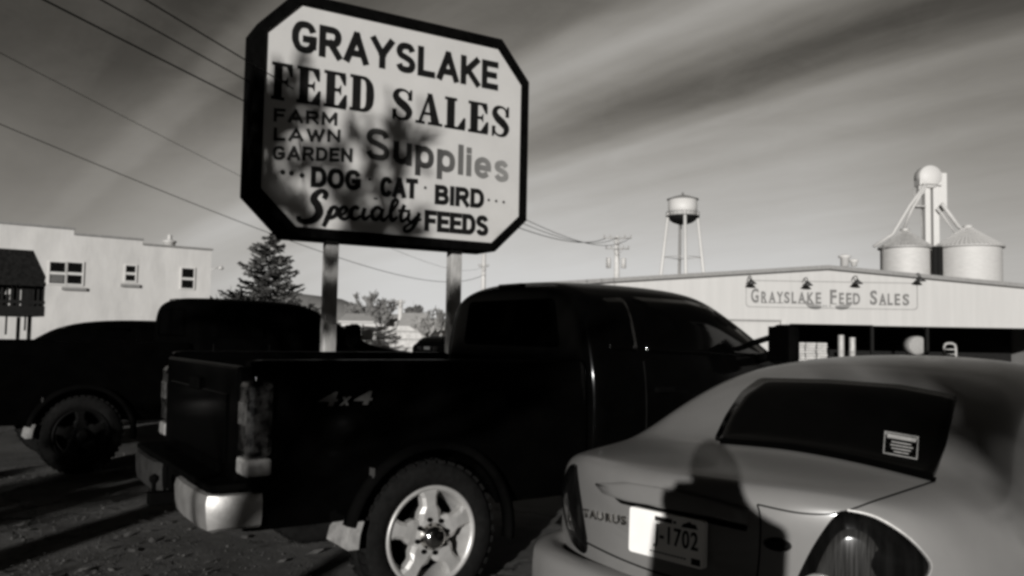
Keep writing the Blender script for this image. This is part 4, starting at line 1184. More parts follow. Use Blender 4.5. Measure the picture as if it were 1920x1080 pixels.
# ---------------------------------------------------------------- dark raised porch at the far left
pc = at(40, 560, 24); pc.z = 0
porch = empty('wooden_porch', pc, R(90 - 52), 'dark stained wooden porch raised on stilts, with a small gabled roof', 'porch')
def pb(name, boxes, m=WOOD_D, parent=porch):
    mb = MB()
    for c, d in boxes: mb.box(c, d, bev=.01)
    return mb.build(name, m, parent)
zd = 1.5 + (614 - 583) / 1550 * 24; zb = 1.5 + (614 - 517) / 1550 * 24; zt = 1.5 + (614 - 470) / 1550 * 24
pb('deck', [((-1.7, 1.2, zd), (4.6, 2.6, .30))])
for y in (.05, 2.35):
    for x in (.28, -1.6, -3.6): pb('post', [((x - .15, y, (zd + zb) / 2 + .05), (.24, .24, zb - zd - .02))])
for x in (.25, -.9, -1.9, -3.2):
    for y in (0.1, 2.3): pb('stilt', [((x, y, (zd - .16) / 2), (.10, .10, zd - .16))])
rl = []
for x in [.55 - .13 * k for k in range(36)]: rl.append(((x, -.05, zd + .45), (.06, .05, .62)))
rl += [((-1.7, -.05, zd + .80), (4.6, .10, .12)), ((-1.7, -.05, zd + .26), (4.6, .07, .10)), ((.56, 1.2, zd + .80), (.08, 2.4, .12)), ((.56, .62, zd + .42), (.06, .5, .70)), ((.56, 1.75, zd + .42), (.06, .9, .70))]
pb('railing', rl)
rf = MB(); rf.prism([(.55, zb - .02), (.20, zt), (-4.2, zt), (-4.2, zb - .3), (.5, zb - .3)], (0, -.35, 0), (1, 0, 0), (0, 0, 1), (0, 1, 0), 3.1)
rf.build('roof', mat('dark_porch_shingles', .012, .95, spec=.03, var=.5, scale=12), porch)
pb('wall', [((-2.6, 1.6, (zd + zb) / 2 + .02), (2.6, .9, zb - zd - .02))])
pb('brace', [((-.35, -.05, zd - .42), (.05, .05, .55))]); pb('brace', [((.12, -.05, zd - .36), (.05, .05, .42))])
bk_ = MB(); bk_.lathe([(.0, 0), (.16, 0), (.20, .30), (.21, .32), (.0, .30)], (-.45, .3, zd + .15), 'Z', 14); bk_.tube([(-.45, .3, zd + .4), (-.48, .3, zd + .75), (-.40, .32, zd + 1.0)], [.05, .16, .03], 8)
tag(bk_.build('potted_plant', HEDGE), 'dark potted plant standing on the raised wooden porch', 'plant').matrix_world = porch.matrix_basis.copy()

# ---------------------------------------------------------------- feed store on the right
FY = 50.0
def fw(px, py, Y=FY): return at(px, py, Y)
ap = fw(1550, 502); le = fw(1030, 549); re = fw(2066, 549)
st_ = empty('feed_store', (ap.x, FY, 0), 0, 'long white metal feed store with a low gable, open dark loading bay and raised lettering', 'shop building')
ox = ap.x
za, ze = ap.z - .1, 4.55
xl, xr = -17.0, 17.0
zo = fw(1550, 608).z
bx0, bx1, bx2 = fw(1481, 608).x - ox, fw(1637, 608).x - ox, xr - .6
zo2 = fw(1720, 611).z - .02
wm = MB()
wm.prism([(xl, zo), (xr, zo), (xr, ze), (0, za), (xl, ze)], (0, 0, 0), (1, 0, 0), (0, 0, 1), (0, 1, 0), .25)
wm.prism([(xl, 0), (bx0, 0), (bx0, zo - .004), (xl, zo - .004)], (0, .003, 0), (1, 0, 0), (0, 0, 1), (0, 1, 0), .25)
wm.build('wall', WALL_W, st_)
sd_ = MB(); sd_.box((xl + .1, 15.2, ze / 2), (.2, 29.8, ze)); sd_.box((xr - .1, 15.2, ze / 2), (.2, 29.8, ze)); sd_.box((0, 30.2, ze / 2), (34, .2, ze))
sd_.build('side_wall', WALL_W, st_)
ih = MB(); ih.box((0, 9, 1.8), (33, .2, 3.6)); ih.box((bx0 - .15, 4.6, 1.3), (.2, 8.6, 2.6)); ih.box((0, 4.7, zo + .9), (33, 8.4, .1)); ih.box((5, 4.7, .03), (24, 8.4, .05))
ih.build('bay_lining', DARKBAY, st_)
ld = MB(); ld.box(((bx1 + bx2) / 2, .12, zo2 - .02 + .08), (bx2 - bx1, .3, .16)); 
ld.build('lintel', WALL_W, st_)
rf = MB()
for s, xe in ((-1, xl - .5), (1, xr + .5)):
    dz = (za - ze) / 17.0 * .5
    rf.prism([(0, za), (xe, ze - dz), (xe, ze - dz + .24), (0, za + .24)], (0, -.35, 0), (1, 0, 0), (0, 0, 1), (0, 1, 0), 31)
rf.build('roof', ROOF_T, st_)
tr = MB(); zl = fw(1430, 601).z; x0_ = xl; x1_ = fw(1466, 601).x - ox
tr.box(((x0_ + x1_) / 2, -.05, zl), (x1_ - x0_, .1, .10)); tr.build('trim_band', ROOF_T, st_)
dp = MB(); p_ = fw(1467, 607); dp.box((p_.x - ox, -.16, p_.z / 2 + .1), (.34, .32, p_.z + .2), bev=.03); dp.build('bay_post', GALV, st_)
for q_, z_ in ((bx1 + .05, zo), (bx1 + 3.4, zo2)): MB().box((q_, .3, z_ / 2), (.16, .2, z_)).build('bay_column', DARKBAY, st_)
# wall sign: outline, letters, emblem
b0, b1, b2, b3 = fw(1398, 531), fw(1720, 524), fw(1720, 577), fw(1398, 580)
sgx0, sgx1 = b0.x - ox, b1.x - ox; sgz1 = (b0.z + b1.z) / 2; sgz0 = (b2.z + b3.z) / 2
ol = MB()
oo_ = round_poly([(sgx0, sgz0), (sgx1, sgz0), (sgx1, sgz1), (sgx0, sgz1)], .25)
cxm, czm = (sgx0 + sgx1) / 2, (sgz0 + sgz1) / 2
ii_ = [((p[0] - cxm) * (1 - .10 / (sgx1 - sgx0)) + cxm, (p[1] - czm) * (1 - .10 / (sgz1 - sgz0)) + czm) for p in oo_]
ol.ringprism([tuple(p) for p in oo_], ii_, (0, -.004, 0), (1, 0, 0), (0, 0, 1), (0, -1, 0), .03)
wso = ol.build('wall_sign', mat('pale_sign_outline', .26, .6), st_)
lt = MB()
px2 = lambda p: fw(p, 555).x - ox
zc0, zcap, zsm = fw(1550, 570).z, fw(1550, 543).z, fw(1550, 548.5).z
for wrd, segs in (('GRAYSLAKE', [(1408, 1422), (1427, 1438), (1441, 1454), (1456, 1468), (1470, 1480), (1484, 1493), (1496, 1510), (1513, 1526), (1529, 1539)]), ('FEED', [(1556, 1568), (1573, 1582), (1586, 1596), (1599, 1612)]), ('SALES', [(1631, 1644), (1648, 1661), (1664, 1673), (1677, 1687), (1692, 1704)])):
    lt = MB()
    for i, (a, b) in enumerate(segs):
        put_text(lt, wrd[i], (0, -.03, 0), (1, 0, 0), (0, 0, 1), (0, -1, 0), px2(a), px2(b), zc0, zcap if i == 0 else zsm, .03, bold=.025)
        for (q, zz) in ((a, zc0), (b, zc0)):
            if wrd[i] in 'FAKRLEY': lt.box(((px2(a) + .10) if q == a else (px2(b) - .10), -.035, zc0 + .02), (.22, .03, .045))
    lt.build('wall_lettering', SIGNLET, wso)
em = MB()
for sgn, cxp in ((1, 1526), (-1, 1580)):
    c = px2(cxp)
    pts = [(c - sgn * .55, zc0 + .15), (c - sgn * .25, zc0 - .12), (c + sgn * .2, zc0 - .20), (c + sgn * .45, zc0 - .14)]
    pp = spline(pts, 6)
    stroke(em, [(p[0], p[1]) for p in pp], [.10 + .20 * math.sin(PI * i / (len(pp) - 1)) for i in range(len(pp))], (0, -.004, 0), (1, 0, 0), (0, 0, 1), (0, -1, 0), .03)
for q in (1544, 1549, 1556): em.box((px2(q), -.02, zc0 - .12), (.10, .03, .08))
em.build('wall_emblem', mat('brown_emblem_paint', .20, .7), wso)
for k, (px, py) in enumerate(((1402, 530), (1506, 533), (1598, 530), (1714, 525))):
    p = fw(px, py); q = Vector((p.x - ox, 0, p.z))
    g = MB()
    g.tube(spline([q + Vector((-.05, -.01, .10)), q + Vector((-.02, -.25, .34)), q + Vector((0, -.62, .34)), q + Vector((0, -.75, .14))], 5), .03, 6)
    g.lathe([(.05, .16), (.09, .10), (.33, -.12), (.31, -.13), (.07, .04), (0, .05)], q + Vector((0, -.75, 0)), 'Z', 16)
    tag(g.build('gooseneck_lamp', mat('dark_lamp_enamel', .03, .5, .2), None, (ox, FY, 0)), ['dark gooseneck lamp above the left end of the shop wall lettering', 'dark gooseneck lamp over the letters L and A of the shop lettering', 'dark gooseneck lamp over the two letters E of the word FEED on the shop', 'dark gooseneck lamp above the right end of the shop wall lettering'][k], 'wall lamp', 'gooseneck lamps over the shop lettering')
# rooftop vents
for k, (px, r0, h0, lab) in enumerate(((1584, .28, .75, 'squat white roof vent with a capped top on the store roof'), (1601, .20, .5, 'smaller white roof vent beside the capped one on the store roof'))):
    p = fw(px, 492, 56); zz = fw(px, 498, 56).z - .05; h0 = fw(px, 476 if k == 0 else 484, 56).z - zz - .3
    v = MB().lathe([(r0, 0), (r0, h0), (r0 * 1.5, h0 + .05), (r0 * 1.5, h0 + .16), (r0 * .3, h0 + .28), (0, h0 + .28)], (p.x, 56, zz), 'Z', 14)
    tag(v.build('roof_vent', TANK), lab, 'roof vent')
# goods in the bay
def goods():
    g = empty('stacked_pallet', (fw(1516, 640, 51.5).x, 51.5, 0.06), 0, 'pale stack of sacks on a pallet just inside the left end of the loading bay', 'pallet')
    rg = random.Random(2)
    pal = MB()
    for x in (-.8, 0, .8): pal.box((x, 0, .07), (.12, 1.0, .12))
    for y in (-.4, -.13, .13, .4): pal.box((0, y, .145), (1.9, .16, .025))
    pal.build('pallet', mat('raw_pallet_wood', .12, .9), g)
    for z in range(8):
        sm = MB()
        for x in (-.68, 0, .68):
            sm.box((x + rg.uniform(-.05, .05), rg.uniform(-.04, .04), .25 + z * .17), (.64, .9, .17), bev=.07)
        if z < 7: sm.build('sack_layer', mat('pale_paper_sacks', .42, .8, spec=.1, var=.25, scale=4), g)
goods()
p = fw(1715, 650, 51.2)
b = MB().lathe([(0, -.5), (.50, -.5), (.58, -.44), (.58, .44), (.50, .5), (0, .5)], (0, 0, .58), 'Y', 28)
tag(b.build('round_bale', BALE, None, (p.x, 51.2, .06)), 'pale round bale on a cart in the dark open bay, seen above the car roof', 'bale')
bpy.data.objects['round_bale'].location.z = fw(1715, 648, 51.2).z - .58
ct = empty('flat_cart', (p.x, 51.2, .06), 0, 'low flat cart carrying the pale round bale', 'cart')
zc = bpy.data.objects['round_bale'].location.z - .06
MB().box((0, 0, zc - .06), (1.6, 1.1, .1), bev=.02).build('cart_deck', mat('grey_cart_boards', .09, .9), ct)
for x in (-.6, .6):
    for y in (-.45, .45): MB().box((x, y, (zc - .11) / 2), (.1, .1, zc - .11)).build('leg', TRIM, ct)
p = fw(1781, 650, 51.0)
ar = empty('hand_trolley', (p.x, 51.0, .05), 0, 'pale arched hand trolley at the right of the loading bay', 'trolley')
zt_ = p.z + .12
m = MB(); m.tube(spline([(-.36, 0, 0), (-.36, 0, zt_ - .3), (-.22, 0, zt_), (.22, 0, zt_), (.36, 0, zt_ - .3), (.36, 0, 0)], 8), .07, 8)
m.build('handle', mat('tan_trolley_paint', .36, .7), ar)
MB().box((0, -.25, .03), (.7, .5, .03)).build('toe_plate', GALV, ar)
for zz in (.4, .8, 1.1): MB().box((0, 0, zz), (.66, .04, .05)).build('cross_bar', GALV, ar)
for s in (-1, 1): MB().lathe([(0, -.05), (.14, -.05), (.14, .05), (0, .05)], (s * .42, .05, .14), 'Y', 14).build('wheel', RUBBER, ar)
for px, lab in ((1577, 'thin pale drum standing in the dark loading bay'), (1598, 'short pale drum beside the thin one in the dark loading bay')):
    p = fw(px, 636, 53)
    hh = p.z + (.20 if px < 1590 else .05)
    tag(MB().lathe([(0, 0), (.19, 0), (.20, .02), (.19, .04), (.19, hh * .5), (.205, hh * .5 + .02), (.19, hh * .5 + .04), (.19, hh - .03), (.20, hh), (0, hh)], (p.x, 53, .06), 'Z', 16).build('drum', GALV_D), lab, 'drum')

# ---------------------------------------------------------------- grain bins and elevator leg behind the store
BY = 92.0
def corr_bin(px, rpx, eave, apex, label, roofm=GALV_D):
    c = at(px, eave, BY); r = rpx / FPX * BY; za_ = at(px, apex, BY).z
    g = empty('grain_bin', (c.x, BY, 0), 0, label, 'grain bin', 'grain bins behind the store')
    prof = [(r, 0)]
    nz = 40
    for i in range(nz):
        z = c.z * (i + .5) / nz
        prof += [(r + .03, z - c.z / nz * .25), (r - .01, z + c.z / nz * .25)]
    prof += [(r, c.z), (r - .1, c.z)]
    MB().lathe(prof, (0, 0, 0), 'Z', 48).build('bin_wall', GALV, g)
    rf = MB()
    vs = []; fs = []
    N = 48
    for k in range(N * 2):
        a = 2 * PI * k / (N * 2); bump_ = .10 if k % 2 else 0
        vs.append(((r + .28) * math.cos(a), (r + .28) * math.sin(a), c.z - .12 + bump_))
        vs.append((.45 * math.cos(a), .45 * math.sin(a), za_ - .2 + bump_ * .3))
    for k in range(N * 2):
        j = (k + 1) % (N * 2)
        fs.append((2 * k, 2 * j, 2 * j + 1, 2 * k + 1))
    rf.add(vs, fs); rf.lathe([(.5, za_ - .25), (.5, za_ + .05), (.25, za_ + .15), (0, za_ + .15)], (0, 0, 0), 'Z', 16)
    rf.lathe([(r + .29, c.z - .25), (r + .29, c.z - .08), (r - .05, c.z - .02), (r - .05, c.z - .25)], (0, 0, 0), 'Z', 48, True, closed=True)
    rf.build('bin_roof', roofm, g)
    ld = MB()
    for s in (-.2, .2): ld.tube([(-r - .15, -r * .25 + s, 0), (-r - .15, -r * .25 + s, c.z + .3)], .03, 5)
    for i in range(40): ld.tube([(-r - .15, -r * .25 - .2, i * c.z / 40), (-r - .15, -r * .25 + .2, i * c.z / 40)], .02, 4)
    ld.build('ladder', GALV_D, g)
    return g
corr_bin(1697, 43, 463, 430, 'round grain bin with ribbed conical roof, left of the elevator leg')
corr_bin(1815, 56, 462, 424, 'wider grain bin right of the elevator leg', GALV)
leg = empty('elevator_leg', (at(1741, 450, BY + 4).x, BY + 4, 0), 0, 'tall pale grain elevator leg with a rounded head and sloping spouts', 'grain elevator')
def lp(px, py): 
    p = at(px, py, BY + 4); return Vector((p.x - leg.location.x, 0, p.z))
m = MB()
for a, b in ((1731, 1741), (1746, 1757)):
    q0, q1 = lp(a, 347), lp(b, 347)
    m.box(((q0.x + q1.x) / 2, 0, q0.z / 2), (q1.x - q0.x, .9, q0.z), bev=.03)
m.build('leg_casing', TANK, leg)
q = lp(1743, 333); m = MB(); m.lathe([(0, -.8), (1.25, -.8), (1.35, -.6), (1.35, .6), (1.25, .8), (0, .8)], (q.x - .2, 0, q.z), 'Y', 28)
m.box((q.x - .2, 0, q.z - .55), (2.6, 1.5, 1.0), bev=.08); m.build('leg_head', TANK, leg)
q = lp(1765, 350); MB().box((q.x, .3, q.z - .6), (1.1, 1.2, 4.4), bev=.1).build('head_platform', TANK, leg)
m = MB(); a, b = lp(1722, 347), lp(1752, 347); m.box(((a.x + b.x) / 2, -.1, a.z), (b.x - a.x, 1.8, .12)); m.build('walkway', GALV_D, leg)
m = MB(); a, b = lp(1712, 388), lp(1731, 388); m.box(((a.x + b.x) / 2, -.1, a.z), (b.x - a.x, 1.2, .14)); m.tube([lp(1716, 388), lp(1713, 352)], .06, 6); m.tube([lp(1727, 390), lp(1730, 455)], .06, 6); m.build('service_platform', GALV_D, leg)
for pts, r_ in (([(1727, 352), (1704, 395), (1692, 432)], .16), ([(1725, 350), (1700, 388), (1672, 440), (1640, 462)], .20), ([(1756, 385), (1790, 425), (1815, 442)], .22), ([(1748, 392), (1775, 425), (1800, 452)], .10)):
    m = MB(); m.tube([lp(*p) + Vector((0, -1.2 + .5 * k, 0)) for k, p in enumerate(pts)], r_, 10); m.build('spout', GALV, leg)
m = MB(); q = lp(1722, 358); m.box((q.x, -.5, q.z), (.7, .7, 1.0), bev=.08); m.build('distributor', GALV_D, leg)
for px in (1753, 1762):
    p = at(px, 480, BY - 2.5)
    tag(MB().lathe([(.32, 0), (.32, at(px, 464, BY - 2.5).z), (.28, at(px, 464, BY - 2.5).z + .1), (0, at(px, 464, BY - 2.5).z + .1)], (p.x, BY - 2.5, 0), 'Z', 12).build('vertical_pipe', mat('dark_iron_pipe', .012, .8, spec=.05)), 'dark upright pipe between the two grain bins, ' + ('the left one' if px < 1757 else 'the right one'), 'pipe', 'dark pipes between the bins')

# ---------------------------------------------------------------- water tower
TY = 215.0
tp = at(1280, 400, TY)
tw = empty('water_tower', (tp.x, TY, 0), 0, 'white water tower with a cylindrical tank on tall slender legs', 'water tower')
def tz(py): return at(1280, py, TY).z
rt = 27 / FPX * TY
z_r, z_c, z_b = tz(374), tz(406), tz(421)
m = MB(); m.lathe([(rt, z_c), (rt, z_r)], (0, 0, 0), 'Z', 40)
m.build('tank', TANK, tw)
m = MB(); m.lathe([(0, z_b)] + [(rt * math.sin(a), z_c - (z_c - z_b) * math.cos(a)) for a in [PI / 2 * k / 8 for k in range(1, 9)]], (0, 0, 0), 'Z', 40); m.build('tank_bowl', mat('dark_tank_bowl', .008, .7, spec=.1), tw)  # shade under the bowl is put into its dark colour
m = MB(); m.lathe([(rt + .35, z_r - .12), (rt + .35, z_r + .05), (rt * .55, z_r + .75), (.3, z_r + 1.2), (.3, z_r + 1.7), (0, z_r + 2.0)], (0, 0, 0), 'Z', 40); m.build('tank_roof', mat('grey_tank_roof', .16, .6), tw)
m = MB(); m.lathe([(rt + .02, z_c - .1), (rt + .6, z_c - .1), (rt + .6, z_c + .1), (rt + .02, z_c + .1)], (0, 0, 0), 'Z', 40, True, closed=True)
for k in range(24):
    a = 2 * PI * k / 24; m.tube([((rt + .55) * math.cos(a), (rt + .55) * math.sin(a), z_c), ((rt + .55) * math.cos(a), (rt + .55) * math.sin(a), z_c + 1.1)], .03, 4)
m.lathe([((rt + .55) - .03, z_c + 1.07), (rt + .58, z_c + 1.07), (rt + .58, z_c + 1.13), (rt + .52, z_c + 1.13)], (0, 0, 0), 'Z', 40, True, closed=True)
m.build('balcony', mat('dark_balcony_steel', .08, .7), tw)
spread = 40 / FPX * TY / (tz(520) - z_c) * -1
base_r = rt + (z_c) * ((40 - 27) / FPX * TY) / (z_c - tz(520))
for k in range(4):
    a = PI / 2 * k + R(-3)
    top = Vector((rt * math.cos(a), rt * math.sin(a), z_c + 1)); bot = Vector((base_r * math.cos(a), base_r * math.sin(a), 0))
    MB().tube([bot, top], .42, 10).build('leg', TANK, tw)
m = MB(); m.lathe([(.30, 0), (.30, z_b + .3)], (-.6, .8, 0), 'Z', 12); m.build('riser_pipe', mat('grey_riser_pipe', .22, .7), tw)
for f in (.38, .68):
    m = MB(); rr_ = base_r + (rt - base_r) * f; zz = z_c * f
    pts = [Vector((rr_ * math.cos(PI / 2 * k + R(-3)), rr_ * math.sin(PI / 2 * k + R(-3)), zz)) for k in range(4)]
    for k in range(4): m.tube([pts[k], pts[(k + 1) % 4]], .10, 6)
    m.build('brace', GALV_D, tw)

# ---------------------------------------------------------------- utility poles and wires
def crossarm_pole(name, loc, h, arms, label, m=PALE_POST, r=.16, armm=None):
    g = empty(name, loc, 0, label, 'utility pole')
    MB().tube([(0, 0, 0), (0, 0, h * .5), (0, 0, h)], [r * 1.25, r * 1.1, r * .9], 12).build('pole_shaft', m, g)
    for (z, half, ang) in arms:
        d = Vector((math.cos(ang), math.sin(ang), 0))
        a = MB(); a.tube([d * -half + Vector((0, -r - .05, z)), d * half + Vector((0, -r - .05, z))], .06, 6)
        for k in (-1, -.55, .55, 1): a.lathe([(.03, .05), (.07, .1), (.05, .16), (.07, .2), (.05, .27), (0, .28)], d * half * .95 * k + Vector((0, -r - .05, z)), 'Z', 8)
        for sgn in (-1, 1): a.tube([d * half * .5 * sgn + Vector((0, -r - .05, z)), Vector((0, -r, z - .6))], .025, 5)
        a.build('crossarm', armm or mat('grey_crossarm_wood', .34, .9, spec=.05), g)  # arm colour lightened to imitate haze
    return g
pu = at(1157, 450, 68); pu.z = 0
up = crossarm_pole('utility_pole', pu, 9.9, [(at(1157, 447, 68).z, 1.15, 0), (at(1157, 467, 68).z, .95, 0)], 'pale utility pole with two crossarms beside the water tower', r=.22)
for dx in (-.7, .55):
    MB().lathe([(.0, -.5), (.20, -.48), (.20, .32), (.14, .38), (0, .4)], (dx, -.05, at(1157, 492, 68).z), 'Z', 12).build('transformer', GALV, up)
pf = at(907, 500, 90); pf.z = 0
crossarm_pole('utility_pole', pf, at(907, 476, 90).z, [(at(907, 500, 90).z, .55, 0)], 'slim pale utility pole right of the store sign', r=.24)
pq = at(751, 580, 95); pq.z = 0
crossarm_pole('utility_pole', pq, at(751, 562, 95).z, [(at(751, 568, 95).z, .5, 0)], 'short pale pole among the bare bushes between the sign posts', r=.26)
crossarm_pole('utility_pole', (-6.2, -7.6, 0), 5.6, [(4.75, 2.0, 0)], 'grey service pole standing behind the parked cars', mat('grey_pole', .14, .9), .14)
def cable(name, A, B, s, t0, label, r=.011):
    A, B = Vector(A), Vector(B)
    pts = []
    for i in range(61):
        t = t0 + (1 - t0) * i / 60
        p = A + (B - A) * t; p.z -= s * 4 * t * (1 - t); pts.append(p)
    rad = [r * .62 * max(1, (p - EYE).length / 14) ** .8 for p in pts]
    tag(MB().tube(pts, rad, 6).build(name, WIRE), label, 'wire', 'overhead wires crossing the sky')
cable('overhead_wire', (-3.94, 6, 4.14), (7.65, 68, 9.69), 1.0, -.22, 'dark overhead wire, lowest of the three that pass behind the top half of the sign', .013)
cable('overhead_wire', (-3.11, 6, 3.95), (8.61, 68, 9.8), 1.05, -.22, 'dark overhead wire, middle of the three that pass behind the top half of the sign', .010)
cable('overhead_wire', (-2.75, 6, 3.94), (9.63, 68, 9.73), 1.13, -.22, 'dark overhead wire, highest of the three that pass behind the top half of the sign', .010)
cable('overhead_wire', (-4.23, 6, 3.73), (-3.19, 90, 9.0), 1.0, -.16, 'thin faint overhead wire that meets the middle of the left edge of the sign', .005)
cable('overhead_wire', (-7.27, 12, 4.36), (-3.05, 90, 8.13), 1.41, -.25, 'long sagging dark wire that runs above the white building and under the sign', .010)

# ---------------------------------------------------------------- vegetation
def bare_tree(name, loc, h, seed, label, cat, group=None, spread=.5, depth=5, m=TWIG, r0=None, trunk_frac=.3, tw=.35, nb=3, loop=5, bm_=BARK, minr=.008):
    rg = random.Random(seed)
    g = empty(name, loc, rg.uniform(0, 6.28), label, cat, group)
    T = MB(); K = MB()
    r0 = r0 or h * .018
    def grow(p, d, L, r, lev):
        n = 3
        pts = [p]; q = p.copy(); dd = d.copy()
        for i in range(n):
            dd = (dd + Vector((rg.uniform(-1, 1), rg.uniform(-1, 1), rg.uniform(-.4, .8))) * .16).normalized()
            q = q + dd * (L / n); pts.append(q.copy())
        rr_ = [max(minr, r * (1 - .45 * i / n)) for i in range(n + 1)]
        (T if lev <= 1 else K).tube(pts, rr_, loop if lev <= 1 else 3, cap=False)
        if lev >= depth: return
        k = nb + (1 if rg.random() < .5 else 0)
        for j in range(k):
            f = rg.uniform(.35, 1.0) if lev > 0 else rg.uniform(.55, 1.0)
            i = min(n - 1, int(f * n)); o = pts[i].lerp(pts[i + 1], f * n - i)
            ax = Vector((rg.uniform(-1, 1), rg.uniform(-1, 1), rg.uniform(-.2, .5))).normalized()
            nd_ = (dd + ax * spread * rg.uniform(.8, 1.5) + Vector((0, 0, .12))).normalized()
            grow(o, nd_, L * rg.uniform(.55, .8), r * rg.uniform(.45, .62), lev + 1)
    grow(Vector((0, 0, 0)), Vector((rg.uniform(-.05, .05), rg.uniform(-.05, .05), 1)), h * trunk_frac, r0, 0)
    zmax = max(v[2] for v in (K.v or T.v)); s = h / zmax
    for B_ in (T, K): B_.v = [(v[0] * s, v[1] * s, v[2] * s) for v in B_.v]
    T.build('trunk', bm_, g, fix=False)
    if K.v: K.build('crown', m, g, fix=False)
    return g
def spruce(loc, h, w, seed, label):
    rg = random.Random(seed)
    g = empty('spruce_tree', loc, 0, label, 'tree')
    MB().tube([(0, 0, 0), (0, 0, h * .97)], [h * .022, .02], 8).build('trunk', BARK, g)
    K = MB(); br = MB()
    n = 190
    for i in range(n):
        f = (i + rg.random()) / n
        z = h * (.06 + .93 * f)
        L = w / 2 * (1 - f) ** .80 * rg.uniform(.65, 1.20) + .15
        a = rg.uniform(0, 2 * PI)
        d = Vector((math.cos(a), math.sin(a), 0))
        up = rg.uniform(.20, .5)
        pts = [Vector((0, 0, z)) + d * (L * t) + Vector((0, 0, L * (-.28 * t + up * t * t * 1.15))) for t in (0, .3, .6, .85, 1)]
        br.tube(pts, [.035, .028, .02, .012, .006], 4, cap=False)
        m = int(20 + L * 40)
        for j in range(m):
            t = rg.uniform(.12, 1.02)
            k = min(3, int(t * 4)); p = pts[0].lerp(pts[-1], t); p.z = z + L * (-.28 * t + up * t * t * 1.15)
            sd_ = d.cross(Vector((0, 0, 1))) * rg.choice((-1, 1))
            dirn = (d * rg.uniform(.4, 1.0) + sd_ * rg.uniform(.1, .9) + Vector((0, 0, rg.uniform(-.55, .35)))).normalized()
            ln = rg.uniform(.16, .42) * (1.1 - .5 * t) * (h / 7); wd_ = rg.uniform(.03, .065) * h / 7
            s_ = dirn.cross(Vector((rg.uniform(-1, 1), rg.uniform(-1, 1), rg.uniform(-1, 1)))).normalized() * wd_
            q = p + dirn * ln
            K.add([p - s_ * .6, p + s_ * .6, p + dirn * ln * .5 + s_, q, p + dirn * ln * .5 - s_], [(0, 1, 2, 3, 4)])
    br.build('branches', BARK, g, fix=False)
    K.build('crown', NEEDLE, g, fix=False)
    return g
pt = at(503, 560, 46); pt.z = 0
spruce(pt, at(507, 436, 46).z, 6.8, 4, 'dark spruce tree with a pointed uneven top, standing right of the whitewashed building')
def shrub(px, top, Y, wpx, seed, label, m=HEDGE, cat='shrub', group=None, den=1.0, name='evergreen_shrub'):
    rg = random.Random(seed)
    p = at(px, top, Y); h = p.z; w = wpx / FPX * Y
    g = empty(name, (p.x, Y, 0), 0, label, cat, group)
    st = MB(); K = MB()
    for i in range(9):
        a = rg.uniform(0, 6.28); q = Vector((math.cos(a) * w * .3 * rg.random(), math.sin(a) * w * .3 * rg.random(), h * rg.uniform(.6, .95)))
        st.tube([(q.x * .2, q.y * .2, 0), (q.x * .6, q.y * .6, h * .4), q], [.05, .03, .01], 5)
    cl = [(rg.uniform(-.5, .5) * w, rg.uniform(-.4, .4) * w, h * rg.uniform(.15, .82), rg.uniform(.12, .26) * min(w, h * 1.2)) for _ in range(16)]
    for i in range(int(2200 * den)):
        c = rg.choice(cl)
        d = Vector((rg.gauss(0, 1), rg.gauss(0, 1), rg.gauss(0, 1))).normalized() * c[3] * rg.uniform(.5, 1.15)
        q = Vector(c[:3]) + d
        if q.z < .02: continue
        s_ = rg.uniform(.05, .12) * max(1, Y / 45)
        u = Vector((rg.gauss(0, 1), rg.gauss(0, 1), rg.gauss(0, 1))).normalized(); v = u.cross(Vector((rg.gauss(0, 1), rg.gauss(0, 1), rg.gauss(0, 1)))).normalized()
        K.add([q - u * s_, q + v * s_ * .5, q + u * s_, q - v * s_ * .5], [(0, 1, 2, 3)])
    st.build('stems', BARK, g, fix=False); K.build('crown', m, g, fix=False)
    return g
for i, (px, top, Y, wp, lab) in enumerate(((425, 528, 44.5, 66, 'dark evergreen shrub against the right corner of the whitewashed building'), (470, 538, 43.5, 66, 'dark evergreen shrub under the left side of the spruce'), (545, 536, 43.5, 70, 'dark evergreen shrub under the right side of the spruce'), (588, 550, 44.5, 50, 'low dark evergreen shrub nearest the left sign post'))):
    shrub(px, top, Y, wp, 30 + i, lab, HEDGE, 'shrub', 'evergreen shrubs at the foot of the spruce')
labs = ['bare brown tree nearest the left sign post, low against the hill', 'bare brown tree with a thin tall leader, second from the left sign post', 'bare brown tree in the middle of the gap between the sign posts', 'bushy bare tree left of the short pale pole', 'bare tree just right of the short pale pole', 'bare tree close to the right sign post', 'low bare bush in front of the long white shed']
for i, (px, top, Y, sp) in enumerate(((655, 566, 125, .7), (676, 540, 118, .6), (700, 552, 122, .75), (728, 556, 120, .75), (762, 574, 112, .7), (822, 572, 116, .7), (715, 572, 100, .8))):
    p = at(px, top, Y)
    bare_tree('bare_tree', (p.x, Y, 0), p.z, 50 + i, labs[i], 'tree', 'bare trees between the sign posts', spread=sp, depth=5, m=mat('brown_winter_twigs', .21, .9, spec=.03, var=.3), trunk_frac=.26, nb=3, minr=.03)
p = at(779, 560, 88)
shrub(779, 559, 88, 46, 71, 'rounded dense tree with brown leaves right of the short pale pole', mat('brown_winter_leaves', .12, .9, spec=.04, var=.5, scale=.6), 'tree', None, 1.8, 'round_tree')
p = at(806, 590, 58)
bare_tree('pale_bush', (p.x, 58, 0), p.z, 91, 'pale frosted bush with bare twigs, left of the right sign post', 'shrub', None, spread=.75, depth=5, m=mat('bleached_twigs', .42, .9, spec=.05), trunk_frac=.3, nb=3, minr=.014, bm_=mat('bleached_stem', .45, .9))
